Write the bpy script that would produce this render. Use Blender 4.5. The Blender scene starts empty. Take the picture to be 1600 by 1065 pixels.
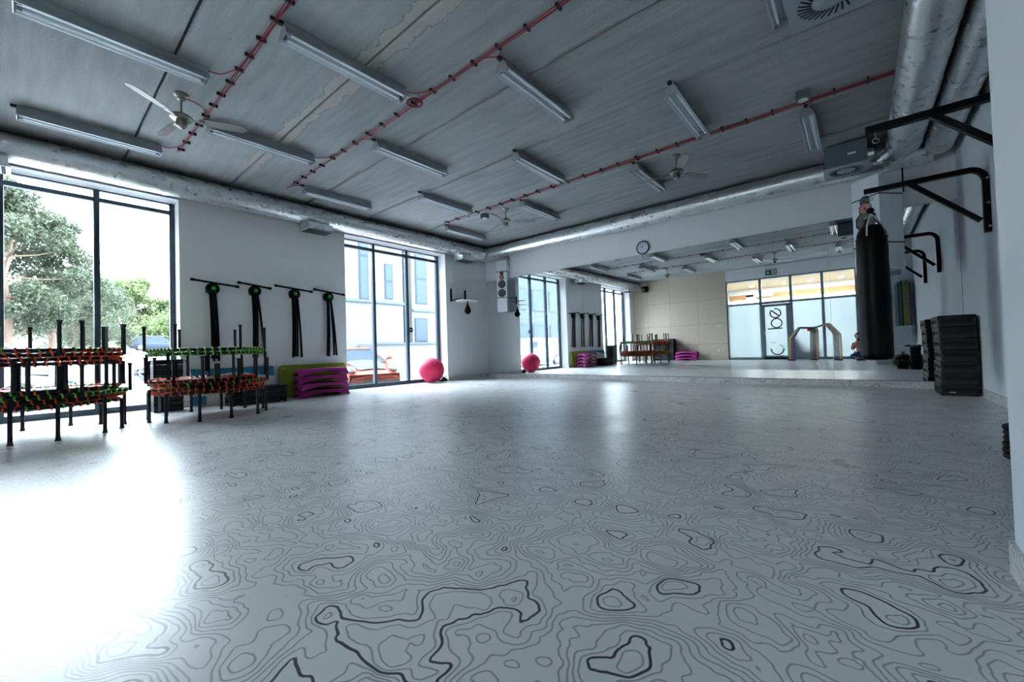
import bpy, bmesh, math, random
from mathutils import Vector, Matrix
PI = math.pi
rnd = random.Random(7)
S = bpy.context.scene
COL = S.collection

# ------------------------------------------------------------------ camera, world, exposure
cam_d = bpy.data.cameras.new('camera'); cam = bpy.data.objects.new('camera', cam_d); COL.objects.link(cam)
S.camera = cam
yaw, pitch, roll = math.radians(40.18), math.radians(1.24), math.radians(-1.73)
fwd = Vector((-math.sin(yaw), math.cos(yaw), 0)); right = Vector((math.cos(yaw), math.sin(yaw), 0)); up = Vector((0, 0, 1))
f2 = fwd*math.cos(pitch)+up*math.sin(pitch); u2 = up*math.cos(pitch)-fwd*math.sin(pitch)
r3 = right*math.cos(roll)+u2*math.sin(roll); u3 = u2*math.cos(roll)-right*math.sin(roll)
m = Matrix((r3, u3, -f2)).transposed().to_4x4(); m.translation = Vector((0, 0, 0.8))
cam.matrix_world = m
cam_d.sensor_fit = 'HORIZONTAL'; cam_d.sensor_width = 36; cam_d.lens = 643.3/1600*36
cam_d.clip_start = 0.02; cam_d.clip_end = 400

W = bpy.data.worlds.new('overcast_sky'); S.world = W; W.use_nodes = True
bg = W.node_tree.nodes['Background']; bg.inputs[0].default_value = (0.82, 0.91, 1.0, 1); bg.inputs[1].default_value = 5.0
S.view_settings.view_transform = 'Standard'; S.view_settings.look = 'None'
S.view_settings.gamma = 1; S.view_settings.use_curve_mapping = False
S.view_settings.exposure = 2.85
try:
    cy = S.cycles
    cy.max_bounces = 12; cy.diffuse_bounces = 7; cy.glossy_bounces = 6; cy.transmission_bounces = 6; cy.transparent_max_bounces = 16
    cy.sample_clamp_indirect = 6; cy.caustics_reflective = False; cy.caustics_refractive = False
    cy.use_denoising = True
except Exception:
    pass

# ------------------------------------------------------------------ shader helpers
def hx(c): return (c[0], c[1], c[2], 1)
class NT:
    def __init__(s, name):
        s.m = bpy.data.materials.new(name); s.m.use_nodes = True; s.t = s.m.node_tree
        s.b = s.t.nodes['Principled BSDF']; s.o = s.t.nodes['Material Output']
    def n(s, ty, **kw):
        nd = s.t.nodes.new(ty)
        for k, v in kw.items(): setattr(nd, k, v)
        return nd
    def put(s, sock, v):
        if isinstance(v, (int, float)): sock.default_value = v
        elif isinstance(v, (tuple, list)): sock.default_value = v
        else: s.t.links.new(v, sock)
    def M(s, op, a, b=None, c=None):
        nd = s.n('ShaderNodeMath', operation=op); s.put(nd.inputs[0], a)
        if b is not None: s.put(nd.inputs[1], b)
        if c is not None: s.put(nd.inputs[2], c)
        return nd.outputs[0]
    def mix(s, f, a, b):
        nd = s.n('ShaderNodeMix', data_type='RGBA'); s.put(nd.inputs[0], f)
        s.put(nd.inputs[6], hx(a) if isinstance(a, tuple) else a); s.put(nd.inputs[7], hx(b) if isinstance(b, tuple) else b)
        return nd.outputs[2]
    def pos(s): return s.n('ShaderNodeNewGeometry').outputs['Position']
    def obj(s): return s.n('ShaderNodeTexCoord').outputs['Object']
    def map(s, vec, scale=(1, 1, 1), loc=(0, 0, 0)):
        nd = s.n('ShaderNodeMapping'); s.put(nd.inputs[0], vec); nd.inputs['Scale'].default_value = scale; nd.inputs['Location'].default_value = loc
        return nd.outputs[0]
    def noise(s, vec, scale, detail=2, rough=.5, dist=0):
        nd = s.n('ShaderNodeTexNoise'); s.put(nd.inputs['Vector'], vec); nd.inputs['Scale'].default_value = scale
        nd.inputs['Detail'].default_value = detail; nd.inputs['Roughness'].default_value = rough; nd.inputs['Distortion'].default_value = dist
        return nd.outputs[0]
    def ramp(s, v, lo, hi, a=0., b=1.):
        nd = s.n('ShaderNodeMapRange'); s.put(nd.inputs[0], v); nd.inputs[1].default_value = lo; nd.inputs[2].default_value = hi
        nd.inputs[3].default_value = a; nd.inputs[4].default_value = b; return nd.outputs[0]
    def bump(s, h, strength=.3, dist=.01):
        nd = s.n('ShaderNodeBump'); s.put(nd.inputs['Height'], h); nd.inputs['Strength'].default_value = strength; nd.inputs['Distance'].default_value = dist
        s.t.links.new(nd.outputs[0], s.b.inputs['Normal'])

def mat(name, c, rough=.5, metal=0, spec=.5, var=.06, vscale=30, bump=0, coat=0, emit=None):
    """plain surface with a little procedural variation"""
    k = NT(name); p = k.obj()
    nz = k.noise(p, vscale, 3)
    a = tuple(max(0, x*(1-var)) for x in c); b = tuple(min(1, x*(1+var)) for x in c)
    k.put(k.b.inputs['Base Color'], k.mix(nz, a, b))
    k.b.inputs['Roughness'].default_value = rough; k.b.inputs['Metallic'].default_value = metal
    k.b.inputs['Specular IOR Level'].default_value = spec; k.b.inputs['Coat Weight'].default_value = coat
    if bump: k.bump(k.noise(p, vscale*3, 3), bump, .002)
    if emit:
        k.b.inputs['Emission Color'].default_value = hx(emit[0]); k.b.inputs['Emission Strength'].default_value = emit[1]
    return k.m

def contour_floor(name, swap=False):
    k = NT(name); P = k.pos()
    if swap == 'x':                                   # skirting along x: pattern in x,z
        sx = k.n('ShaderNodeSeparateXYZ'); k.put(sx.inputs[0], P); cb = k.n('ShaderNodeCombineXYZ')
        k.put(cb.inputs[0], sx.outputs[0]); k.put(cb.inputs[1], sx.outputs[2]); P = cb.outputs[0]
    if swap == 'y':
        sx = k.n('ShaderNodeSeparateXYZ'); k.put(sx.inputs[0], P); cb = k.n('ShaderNodeCombineXYZ')
        k.put(cb.inputs[0], sx.outputs[1]); k.put(cb.inputs[1], sx.outputs[2]); P = cb.outputs[0]
    e = .004; D = .044
    def h(off):
        v = k.n('ShaderNodeVectorMath', operation='ADD'); k.put(v.inputs[0], P); v.inputs[1].default_value = off
        vm = k.map(v.outputs[0], (1.0, 1.15, 0), (3.1, 1.7, .37))
        return k.noise(vm, 4.0, 2.6, .33, .2)
    h0, hx_, hy_ = h((0, 0, 0)), h((e, 0, 0)), h((0, e, 0))
    dx = k.M('DIVIDE', k.M('SUBTRACT', hx_, h0), e); dy = k.M('DIVIDE', k.M('SUBTRACT', hy_, h0), e)
    g = k.M('MAXIMUM', k.M('SQRT', k.M('ADD', k.M('MULTIPLY', dx, dx), k.M('MULTIPLY', dy, dy))), .25)
    t = k.M('DIVIDE', h0, D); fr = k.M('FRACT', t)
    near = k.M('SUBTRACT', .5, k.M('ABSOLUTE', k.M('SUBTRACT', fr, .5)))
    d = k.M('DIVIDE', k.M('MULTIPLY', near, D), g)
    idx = k.M('ROUND', t)
    hi = k.M('COMPARE', idx, 15.0, .1); lo = k.M('COMPARE', idx, 7.0, .1)
    dark = k.M('MAXIMUM', hi, lo)
    thin = k.ramp(d, .0016, .0038, 1, 0)
    thick = k.M('MULTIPLY', k.ramp(d, .0030, .0052, 1, 0), dark)
    # far levels with no lines: keep the plateaus clean
    big = k.noise(k.map(P, (1, 1, 1)), .7, 2)
    base = k.mix(k.ramp(big, .3, .7), (.63, .632, .64), (.70, .70, .695))
    c = k.mix(k.M('MULTIPLY', thin, .62), base, (.10, .115, .135))
    c = k.mix(k.M('MULTIPLY', thick, .95), c, (.022, .024, .03))
    k.put(k.b.inputs['Base Color'], c)
    rn = k.noise(k.map(P, (1, 1, 1)), 2.5, 4)
    k.put(k.b.inputs['Roughness'], k.ramp(rn, .3, .7, .27, .36))
    k.b.inputs['Specular IOR Level'].default_value = .42
    k.bump(k.noise(P, 220, 2), .04, .001)
    return k.m

def concrete():
    k = NT('precast_concrete'); P = k.pos()
    st = k.noise(k.map(P, (.55, 5, 1)), 2.0, 5, .55)
    sp = k.noise(k.map(P, (1, 1, 1)), 60, 4, .7)
    big = k.noise(k.map(P, (1, 1, 1)), .8, 3)
    a = k.mix(k.ramp(st, .3, .7), (.31, .33, .345), (.45, .47, .485))
    a = k.mix(k.M('MULTIPLY', k.ramp(sp, .35, .68), .5), a, (.19, .205, .215))
    a = k.mix(k.M('MULTIPLY', k.ramp(big, .35, .7), .35), a, (.50, .52, .53))
    pit = k.noise(k.map(P, (1, 1, 1)), 24, 1)
    a = k.mix(k.ramp(pit, .80, .84), a, (.05, .05, .05))
    # mortar patch along one joint
    sx = k.n('ShaderNodeSeparateXYZ'); k.put(sx.inputs[0], P)
    en = k.M('MULTIPLY', k.M('SUBTRACT', k.noise(k.map(P, (1, 1, 1)), 3.5, 5, .6), .5), .28)
    dy = k.M('ABSOLUTE', k.M('SUBTRACT', k.M('ADD', sx.outputs[1], en), 2.38))
    band = k.M('MULTIPLY', k.ramp(dy, .105, .125, 1, 0), k.ramp(sx.outputs[0], -8.2, -7.2, 0, 1))
    pc = k.mix(k.noise(k.map(P, (1, 1, 1)), 9, 4), (.40, .39, .37), (.56, .54, .50))
    a = k.mix(k.M('MULTIPLY', band, .8), a, pc)
    edge = k.M('MULTIPLY', k.ramp(k.M('ABSOLUTE', k.M('SUBTRACT', dy, .115)), .0, .012, 1, 0), k.ramp(sx.outputs[0], -8.2, -7.2, 0, 1))
    a = k.mix(k.M('MULTIPLY', edge, .45), a, (.1, .1, .1))
    # rust-brown stain beside joints
    for yy in (1.0, 3.71, 5.04, 6.65, 7.85):
        dd = k.M('ABSOLUTE', k.M('SUBTRACT', sx.outputs[1], yy-.035))
        a = k.mix(k.M('MULTIPLY', k.ramp(dd, .0, .045, .55, 0), k.ramp(k.noise(k.map(P, (1.3, 1, 1)), 1.7, 3), .42, .6)), a, (.17, .12, .08))
    k.put(k.b.inputs['Base Color'], a); k.b.inputs['Roughness'].default_value = .9
    k.b.inputs['Specular IOR Level'].default_value = .2
    k.bump(k.M('ADD', sp, k.M('MULTIPLY', st, 2)), .35, .006)
    return k.m

def foil(name='aluminium_foil'):
    k = NT(name); P = k.pos()
    n1 = k.noise(P, 11, 3, .5, 0); n2 = k.noise(P, 38, 2, .5)
    k.put(k.b.inputs['Base Color'], k.mix(n2, (.66, .69, .71), (.90, .92, .93)))
    k.b.inputs['Metallic'].default_value = 1; k.put(k.b.inputs['Roughness'], k.ramp(n1, .3, .7, .24, .40))
    k.bump(k.M('ADD', k.M('MULTIPLY', n1, 2.2), k.M('MULTIPLY', n2, .5)), .3, .010)
    return k.m

def osb():
    k = NT('oriented_strand_board'); P = k.pos()
    v = k.n('ShaderNodeTexVoronoi'); k.put(v.inputs['Vector'], k.map(P, (22, 1, 40))); v.inputs['Scale'].default_value = 1.3
    n = k.noise(k.map(P, (14, 1, 26)), 2, 4, .6)
    a = k.mix(v.outputs['Distance'], (.46, .36, .27), (.70, .59, .47)); a = k.mix(k.M('MULTIPLY', n, .6), a, (.78, .68, .56))
    k.put(k.b.inputs['Base Color'], a); k.b.inputs['Roughness'].default_value = .7
    return k.m

def wood(name, c):
    k = NT(name); P = k.pos(); n = k.noise(k.map(P, (1.2, 9, 9)), 3, 5, .6, .5)
    k.put(k.b.inputs['Base Color'], k.mix(n, tuple(x*.75 for x in c), tuple(min(1, x*1.2) for x in c))); k.b.inputs['Roughness'].default_value = .5
    return k.m

def glass(name='window_glass', tint=(.93, .97, .98), refl=.06):
    k = NT(name); t = k.n('ShaderNodeBsdfTransparent'); t.inputs[0].default_value = hx(tint)
    g = k.n('ShaderNodeBsdfGlossy'); g.inputs['Roughness'].default_value = .01
    fr = k.n('ShaderNodeLayerWeight'); fr.inputs[0].default_value = .12
    f = k.M('ADD', k.M('MULTIPLY', fr.outputs['Fresnel'], .8), refl*.4)
    n = k.noise(k.obj(), 1.2, 2); f = k.M('MULTIPLY', f, k.ramp(n, 0, 1, .9, 1.1))
    mx = k.n('ShaderNodeMixShader'); k.put(mx.inputs[0], f); k.t.links.new(t.outputs[0], mx.inputs[1]); k.t.links.new(g.outputs[0], mx.inputs[2])
    k.t.links.new(mx.outputs[0], k.o.inputs[0]); return k.m

def frosted():
    k = NT('frosted_film'); t = k.n('ShaderNodeBsdfTransparent'); t.inputs[0].default_value = (.8, .88, .93, 1)
    tr = k.n('ShaderNodeBsdfTranslucent'); df = k.n('ShaderNodeBsdfDiffuse')
    c = k.mix(k.noise(k.pos(), 1.5, 2), (.50, .57, .61), (.56, .63, .67)); k.put(tr.inputs[0], c); k.put(df.inputs[0], c)
    m1 = k.n('ShaderNodeMixShader'); m1.inputs[0].default_value = .45; k.t.links.new(tr.outputs[0], m1.inputs[1]); k.t.links.new(df.outputs[0], m1.inputs[2])
    m2 = k.n('ShaderNodeMixShader'); m2.inputs[0].default_value = .34; k.t.links.new(m1.outputs[0], m2.inputs[1]); k.t.links.new(t.outputs[0], m2.inputs[2])
    k.t.links.new(m2.outputs[0], k.o.inputs[0]); return k.m

def mirror_mat():
    k = NT('silvered_mirror'); g = k.n('ShaderNodeBsdfGlossy'); g.inputs['Roughness'].default_value = 0
    k.put(g.inputs[0], k.mix(k.noise(k.pos(), .6, 1), (.87, .905, .91), (.89, .925, .93)))
    k.t.links.new(g.outputs[0], k.o.inputs[0]); return k.m

def leaves(name, a, b):
    k = NT(name); oi = k.n('ShaderNodeNewGeometry')
    c = k.mix(oi.outputs['Random Per Island'], a, b); k.put(k.b.inputs['Base Color'], c); k.b.inputs['Roughness'].default_value = .6
    tr = k.n('ShaderNodeBsdfTranslucent'); k.put(tr.inputs[0], c)
    mx = k.n('ShaderNodeMixShader'); mx.inputs[0].default_value = .4; k.t.links.new(k.b.outputs[0], mx.inputs[1]); k.t.links.new(tr.outputs[0], mx.inputs[2])
    k.t.links.new(mx.outputs[0], k.o.inputs[0]); return k.m

MT = dict(
    floor=contour_floor('contour_vinyl'), skx=contour_floor('contour_vinyl_skirting_x', 'x'), sky=contour_floor('contour_vinyl_skirting_y', 'y'),
    concrete=concrete(), foil=foil(), osb=osb(), mirror=mirror_mat(), glass=glass(), frost=frosted(),
    wall=mat('white_wall_paint', (.82, .84, .86), .75, spec=.25, var=.02, vscale=3, bump=.05),
    wallr=mat('right_wall_blue_grey', (.70, .75, .80), .75, spec=.25, var=.02, vscale=3, bump=.05),  # right wall and pillar: darker, bluer version of the wall colour
    dark=mat('black_gap', (.01, .01, .012), .9),
    frame=mat('anthracite_aluminium', (.035, .06, .085), .35, .3, var=.1),
    lamp=mat('galvanised_lamp_steel', (.42, .46, .50), .4, .6, var=.12, vscale=12),
    lampin=mat('lamp_reflector_white', (.72, .78, .84), .25, .2, var=.03),
    tube=mat('fluorescent_tube_glass', (.86, .92, .97), .15, 0, var=.02, coat=.5),
    tubecap=mat('tube_socket_grey', (.35, .37, .38), .5),
    nickel=mat('brushed_nickel', (.30, .275, .25), .3, .95, var=.1),
    blade=mat('silver_blade', (.27, .26, .25), .45, .3, var=.06),
    red=mat('red_cable', (.26, .012, .028), .45, var=.12),
    clip=mat('black_clip', (.008, .008, .010), .5),
    box=mat('grey_sheet_steel', (.13, .165, .19), .5, .4, var=.08, vscale=8),
    boxl=mat('pale_diffuser_face', (.36, .41, .45), .5, .2, var=.05),
    slot=mat('black_slot', (.006, .006, .007), .8),
    steel=mat('black_powder_coat', (.002, .002, .003), .45, spec=.15, var=.1),
    bag=mat('black_leather', (.0012, .0016, .0025), .38, spec=.13, var=.2, vscale=14, bump=.2),
    strap=mat('light_canvas_strap', (.5, .5, .48), .8),
    chain=mat('steel_chain', (.42, .42, .42), .3, .9),
    tframe=mat('trampoline_black_tube', (.008, .009, .015), .4, .0, spec=.3, var=.1),
    foot=mat('black_rubber_foot', (.012, .012, .014), .7),
    orange=mat('orange_bungee', (.95, .10, .02), .55, var=.15), green=mat('green_bungee', (.20, .62, .07), .55, var=.15),
    matc=mat('jumping_mat_fabric', (.05, .055, .065), .6, var=.2, vscale=90, bump=.2), pad=mat('grey_mat_sheet', (.22, .23, .25), .5),
    logo=mat('green_logo', (.03, .50, .06), .5),
    pink=mat('magenta_plastic', (.34, .012, .20), .42, var=.12, vscale=9, bump=.1), lime=mat('olive_green_plastic', (.22, .27, .008), .5, var=.08),
    blue=mat('blue_plastic', (.02, .21, .38), .5), white=mat('white_plastic', (.72, .73, .72), .45, var=.02),
    step=mat('charcoal_step_plastic', (.008, .010, .014), .5, spec=.3, var=.2, vscale=40, bump=.25), stepg=mat('grey_step_foot', (.010, .013, .018), .5, var=.1),
    stepl=mat('step_side_grey', (.006, .008, .011), .5, var=.25, vscale=50),
    ball=mat('pink_vinyl', (.62, .025, .10), .5, spec=.25, var=.05),
    spk=mat('white_speaker_cabinet', (.74, .79, .84), .45, var=.02), cone=mat('speaker_cone', (.10, .095, .10), .6), surr=mat('speaker_surround', (.012, .012, .014), .6),
    copper=mat('copper_cone', (.52, .20, .14), .5), cream=mat('lamp_cream', (.8, .8, .75), .5),
    clockf=mat('clock_face', (.70, .76, .88), .4, var=.01), clockr=mat('navy_clock_rim', (.01, .013, .03), .35),
    pgrey=mat('partition_grey_aluminium', (.20, .26, .31), .45, .3, var=.05), letter=mat('brown_letter_film', (.09, .075, .065), .6),
    paleletter=mat('white_letter_film', (.75, .78, .76), .6),
    exitg=mat('exit_sign_green', (.0, .10, .06), .4), exitw=mat('exit_sign_white', (.7, .8, .75), .4),
    woodc=wood('pine_ceiling_board', (.50, .34, .19)), woodf=wood('orange_pine_fascia', (.52, .27, .12)),
    wmat=mat('corridor_wall', (.62, .66, .66), .8, var=.02), sofa=mat('dark_grey_upholstery', (.05, .06, .07), .8),
    ground=mat('pale_paving', (.26, .265, .27), .9, var=.1, vscale=4), grass=mat('grass_bank', (.026, .042, .012), .9, var=.4, vscale=3),
    bwall=mat('white_render_facade', (.058, .060, .063), .85, var=.03, vscale=2), bgrey=mat('grey_blue_facade', (.040, .048, .058), .9, spec=.05), bwin=mat('dark_window_pane', (.024, .034, .046), .4, .0, spec=.06),
    bframe=mat('window_frame_grey', (.018, .025, .034), .5, spec=.06), bark=mat('pine_bark', (.10, .065, .045), .9, var=.3, vscale=6),
    leaf=leaves('pine_needles', (.020, .032, .016), (.065, .078, .045)), leaf2=leaves('young_leaves', (.05, .08, .022), (.11, .14, .055)),
    tyre=mat('tyre_rubber', (.02, .02, .02), .8), rim=mat('alloy_rim', (.45, .46, .48), .3, .8), cglass=mat('car_glass', (.020, .028, .036), .25, .0, spec=.12),
    cor=mat('orange_car_paint', (.16, .028, .016), .4, spec=.15, var=.02), csilver=mat('silver_car_paint', (.085, .09, .10), .4, spec=.2),
    cdark=mat('dark_blue_car_paint', (.022, .03, .045), .4, spec=.15), cwhite=mat('white_car_paint', (.10, .104, .108), .4, var=.01, coat=.5),
    cgrey=mat('grey_bonnet_stripe', (.045, .05, .056), .4, spec=.12), cblack=mat('black_grille', (.014, .015, .017), .6, spec=.1), chead=mat('headlamp_glass', (.09, .10, .11), .1, .3, coat=.8),
    tail=mat('tail_lamp_red', (.5, .03, .03), .3),
    skin=mat('skin', (.50, .28, .20), .55, var=.05), hair=mat('dark_hair', (.012, .010, .010), .5), shirt=mat('dusty_pink_shirt', (.42, .13, .12), .8, bump=.2), jeans=mat('blue_jeans', (.03, .07, .15), .8, bump=.3),
    sole=mat('white_sole', (.6, .6, .6), .7),
    t_red=mat('red_tube', (.55, .02, .03), .4), t_green=mat('green_tube', (.02, .32, .10), .4), t_blue=mat('blue_tube', (.02, .12, .45), .4),
    t_yel=mat('yellow_tube', (.62, .55, .06), .4), t_pur=mat('purple_tube', (.16, .05, .30), .4), t_pin=mat('pink_tube', (.55, .05, .22), .4), t_tan=mat('tan_tube', (.45, .32, .20), .5),
    m_grey=mat('grey_foam', (.22, .23, .25), .8), m_red=mat('maroon_foam', (.09, .025, .04), .8), m_teal=mat('teal_foam', (.01, .17, .24), .8), m_blk=mat('black_foam', (.015, .015, .018), .8),
    m_lime=mat('lime_foam', (.26, .30, .03), .8), m_rose=mat('dusty_rose_foam', (.30, .20, .17), .8), m_plum=mat('plum_foam', (.10, .04, .10), .8),
)

# ------------------------------------------------------------------ mesh helpers
class MB:
    def __init__(s): s.bm = bmesh.new()
    def box(s, x0, x1, y0, y1, z0, z1, bev=0, mtx=None):
        r = bmesh.ops.create_cube(s.bm, size=1); vs = r['verts']
        for v in vs: v.co = Vector(((x0+x1)/2+v.co.x*(x1-x0), (y0+y1)/2+v.co.y*(y1-y0), (z0+z1)/2+v.co.z*(z1-z0)))
        if bev:
            es = list({e for v in vs for e in v.link_edges})
            r2 = bmesh.ops.bevel(s.bm, geom=es, offset=bev, segments=2, profile=.6, affect='EDGES')
            vs = list({v for f in r2['faces'] for v in f.verts} | {v for v in vs if v.is_valid})
        if mtx is not None: bmesh.ops.transform(s.bm, matrix=mtx, verts=vs)
        return s
    def tube(s, pts, r, n=8, closed=False, rs=None, caps=True):
        pts = [Vector(p) for p in pts]; N = len(pts); rings = []
        tan = []
        for i in range(N):
            a = pts[i-1] if (i > 0 or closed) else pts[i]; b = pts[(i+1) % N] if (i < N-1 or closed) else pts[i]
            tan.append((b-a).normalized())
        ref = Vector((0, 0, 1)) if abs(tan[0].z) < .9 else Vector((1, 0, 0))
        u = tan[0].cross(ref).normalized()
        for i in range(N):
            u = (u-tan[i]*u.dot(tan[i])).normalized(); v = tan[i].cross(u)
            rr = rs[i] if rs else r
            rings.append([s.bm.verts.new(pts[i]+(u*math.cos(2*PI*j/n)+v*math.sin(2*PI*j/n))*rr) for j in range(n)])
        for i in range(N if closed else N-1):
            a, b = rings[i], rings[(i+1) % N]
            for j in range(n): s.bm.faces.new((a[j], a[(j+1) % n], b[(j+1) % n], b[j]))
        if caps and not closed:
            s.bm.faces.new(rings[0][::-1]); s.bm.faces.new(rings[-1])
        return s
    def lathe(s, prof, c=(0, 0, 0), n=24, mtx=None, cap=True):
        """prof: (r,z) list, revolved round z"""
        rings = []; newv = []
        for r, z in prof:
            ring = [s.bm.verts.new((c[0]+max(r, 1e-4)*math.cos(2*PI*j/n), c[1]+max(r, 1e-4)*math.sin(2*PI*j/n), c[2]+z)) for j in range(n)]
            rings.append(ring); newv += ring
        for i in range(len(prof)-1):
            a, b = rings[i], rings[i+1]
            for j in range(n): s.bm.faces.new((a[j], a[(j+1) % n], b[(j+1) % n], b[j]))
        if cap:
            s.bm.faces.new(rings[0][::-1]); s.bm.faces.new(rings[-1])
        if mtx is not None: bmesh.ops.transform(s.bm, matrix=mtx, verts=newv)
        return s
    def prism(s, poly, a, b, axis='y'):
        """poly of 2D points extruded along an axis from a to b"""
        def P(u, v, t):
            return {'y': (u, t, v), 'x': (t, u, v), 'z': (u, v, t)}[axis]
        A = [s.bm.verts.new(P(u, v, a)) for u, v in poly]; B = [s.bm.verts.new(P(u, v, b)) for u, v in poly]
        n = len(poly); s.bm.faces.new(A); s.bm.faces.new(B[::-1])
        for j in range(n): s.bm.faces.new((A[j], B[j], B[(j+1) % n], A[(j+1) % n]))
        return s
    def ico(s, c, r, sub=2, sc=(1, 1, 1)):
        q = bmesh.ops.create_icosphere(s.bm, subdivisions=sub, radius=r)
        for v in q['verts']: v.co = Vector((c[0]+v.co.x*sc[0], c[1]+v.co.y*sc[1], c[2]+v.co.z*sc[2]))
        return s
    def grid(s, rows, closed=False):
        R = [[s.bm.verts.new(p) for p in row] for row in rows]
        for i in range(len(R)-1):
            for j in range(len(R[0])-(0 if closed else 1)):
                k = (j+1) % len(R[0]); s.bm.faces.new((R[i][j], R[i][k], R[i+1][k], R[i+1][j]))
        return R
    def mesh(s, name, smooth=False, ang=40):
        bmesh.ops.recalc_face_normals(s.bm, faces=s.bm.faces[:])
        me = bpy.data.meshes.new(name); s.bm.to_mesh(me); s.bm.free()
        if smooth:
            for p in me.polygons: p.use_smooth = True
            try: me.set_sharp_from_angle(angle=math.radians(ang))
            except Exception: pass
        return me
    def build(s, name, material, parent=None, smooth=False, loc=None, rotz=None, ang=40):
        me = s.mesh(name, smooth, ang); me.materials.append(MT[material] if isinstance(material, str) else material)
        o = bpy.data.objects.new(name, me); COL.objects.link(o)
        if parent is not None: o.parent = parent
        if loc is not None: o.location = loc
        if rotz is not None: o.rotation_euler.z = rotz
        return o
def B(*a, **k): return MB().box(*a, **k)

def tag(o, label, cat, group=None, kind=None):
    o['label'] = label; o['category'] = cat
    if group: o['group'] = group
    if kind: o['kind'] = kind
    return o
def thing(name, label, cat, loc=(0, 0, 0), rotz=0, group=None):
    o = bpy.data.objects.new(name, None); COL.objects.link(o); o.location = loc; o.rotation_euler = (0, 0, rotz); o.empty_display_size = .1
    return tag(o, label, cat, group)
def struct(o):
    o['kind'] = 'structure'; return o
def copy_tree(o, parent=None):
    c = o.copy(); COL.objects.link(c)
    if parent is not None: c.parent = parent
    for ch in list(o.children): copy_tree(ch, c)
    return c
def again(src, label, loc, rotz=0, rx=0):
    c = copy_tree(src); c.location = loc; c.rotation_euler = (rx, 0, rotz); c['label'] = label; return c
def arc(c, r, a0, a1, n, z=None, plane='xy'):
    out = []
    for i in range(n+1):
        a = a0+(a1-a0)*i/n; u, v = r*math.cos(a), r*math.sin(a)
        out.append({'xy': (c[0]+u, c[1]+v, c[2]), 'xz': (c[0]+u, c[1], c[2]+v), 'yz': (c[0], c[1]+u, c[2]+v)}[plane])
    return out

# ------------------------------------------------------------------ room shell
XL, YB, XR, YR, H = -8.70, 9.15, 1.21, -1.66, 3.90
struct(B(XL-.45, XR, YR-.0, YB+.05, -.12, 0).build('floor', 'floor'))
# ceiling: hollow-core slabs with open joints
c = MB(); js = [YR-.3, -.35, 1.0, 2.38, 3.71, 5.04, 6.65, 7.85, YB+.2]
for a, b in zip(js[:-1], js[1:]):
    g = .011
    c.prism([(a+g, H+.02), (a+g+.012, H), (b-g-.012, H), (b-g, H+.02), (b-g, H+.2), (a+g, H+.2)], XL-.45, XR+.3, 'x')
c.box(XL-.45, XR+.3, YR-.3, YB+.2, H+.2, H+.24)
struct(c.build('ceiling', 'concrete'))
# left wall with two full-height openings
w1 = (-1.2, 1.684); w2 = (4.61, 7.53); zo = 3.50; tx = XL-.45
c = MB()
for y0, y1 in ((YR-.3, w1[0]), (w1[1], w2[0]), (w2[1], YB+.2)): c.box(tx, XL, y0, y1, -.12, H)
for y0, y1 in (w1, w2): c.box(tx, XL, y0, y1, zo, H)
struct(c.build('wall_left', 'wall'))
struct(B(XL-.45, XR+.2, YB+.0, YB+.2, -.12, H).build('wall_back', 'wall'))
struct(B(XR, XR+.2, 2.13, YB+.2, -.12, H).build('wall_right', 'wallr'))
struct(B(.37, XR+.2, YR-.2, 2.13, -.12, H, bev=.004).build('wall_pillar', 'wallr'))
# rear wall: OSB boards left, header over the glazed partition right
c = MB(); xs = [XL, -7.97, -6.88, -5.63, -4.42]; zs = [0, .72, 1.62, 2.72, H]
for i in range(4):
    for j in range(4):
        o = .0; c.box(xs[i]+.003, xs[i+1]-.003, YR-.02, YR, zs[j]+.003, zs[j+1]-.003)
struct(c.build('wall_rear', 'osb'))
struct(B(XL-.45, -4.40, YR-.2, YR-.02, -.12, H).build('wall_rear_backing', 'dark'))
struct(B(-4.42, .37, YR-.2, YR+.03, 3.42, H).build('wall_rear_header', 'wall'))
# skirting of the floor vinyl
struct(B(XL, XR, YB-.012, YB, 0, .11).build('baseboard_back', 'skx'))
c = MB()
for y0, y1 in ((w1[1], w2[0]), (w2[1], YB-.012), (YR, w1[0])): c.box(XL, XL+.012, y0, y1, 0, .11)
struct(c.build('baseboard_left', 'sky'))
struct(B(XR-.012, XR, 2.13, YB-.012, 0, .11).build('baseboard_right', 'sky'))
c = MB(); c.box(.358, .37, YR, 2.142, 0, .11); struct(c.build('baseboard_pillar', 'sky'))
struct(B(.37, XR-.012, 2.13, 2.142, 0, .11).build('baseboard_pillar_end', 'skx'))
c = MB(); c.box(XL+.012, XR-.012, YB-.012, YB-.006, .108, .116); struct(c.build('trim_1', 'clip'))

# windows
def window(n, y0, y1, muls):
    r = bpy.data.objects.new('window_%d' % n, None); COL.objects.link(r); r.location = (XL-.35, (y0+y1)/2, 0); r['kind'] = 'structure'
    cy_ = (y0+y1)/2; fw = .035
    m = MB(); m.box(-.05, .05, y0-cy_, y1-cy_, 0, .09); m.box(-.04, .04, y0-cy_, y1-cy_, 3.31, 3.375); m.box(-.04, .04, y0-cy_, y1-cy_, zo-.02, zo)
    for y in muls:
        m.box(-.05, .03, y-cy_-fw, y-cy_+fw, .0, zo); m.box(.03, .055, y-cy_-.022, y-cy_+.022, .0, zo)
    m.build('window_frame', 'frame', r)
    for a, b in zip(muls[:-1], muls[1:]):
        B(-.012, -.004, a-cy_+fw, b-cy_-fw, .09, 3.31).build('pane', 'glass', r)
        B(-.012, -.004, a-cy_+fw, b-cy_-fw, 3.375, zo-.02).build('pane', 'glass', r)
    return r
window(1, w1[0], w1[1], [w1[0]+.035, -.22, .73, w1[1]-.035])
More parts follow.
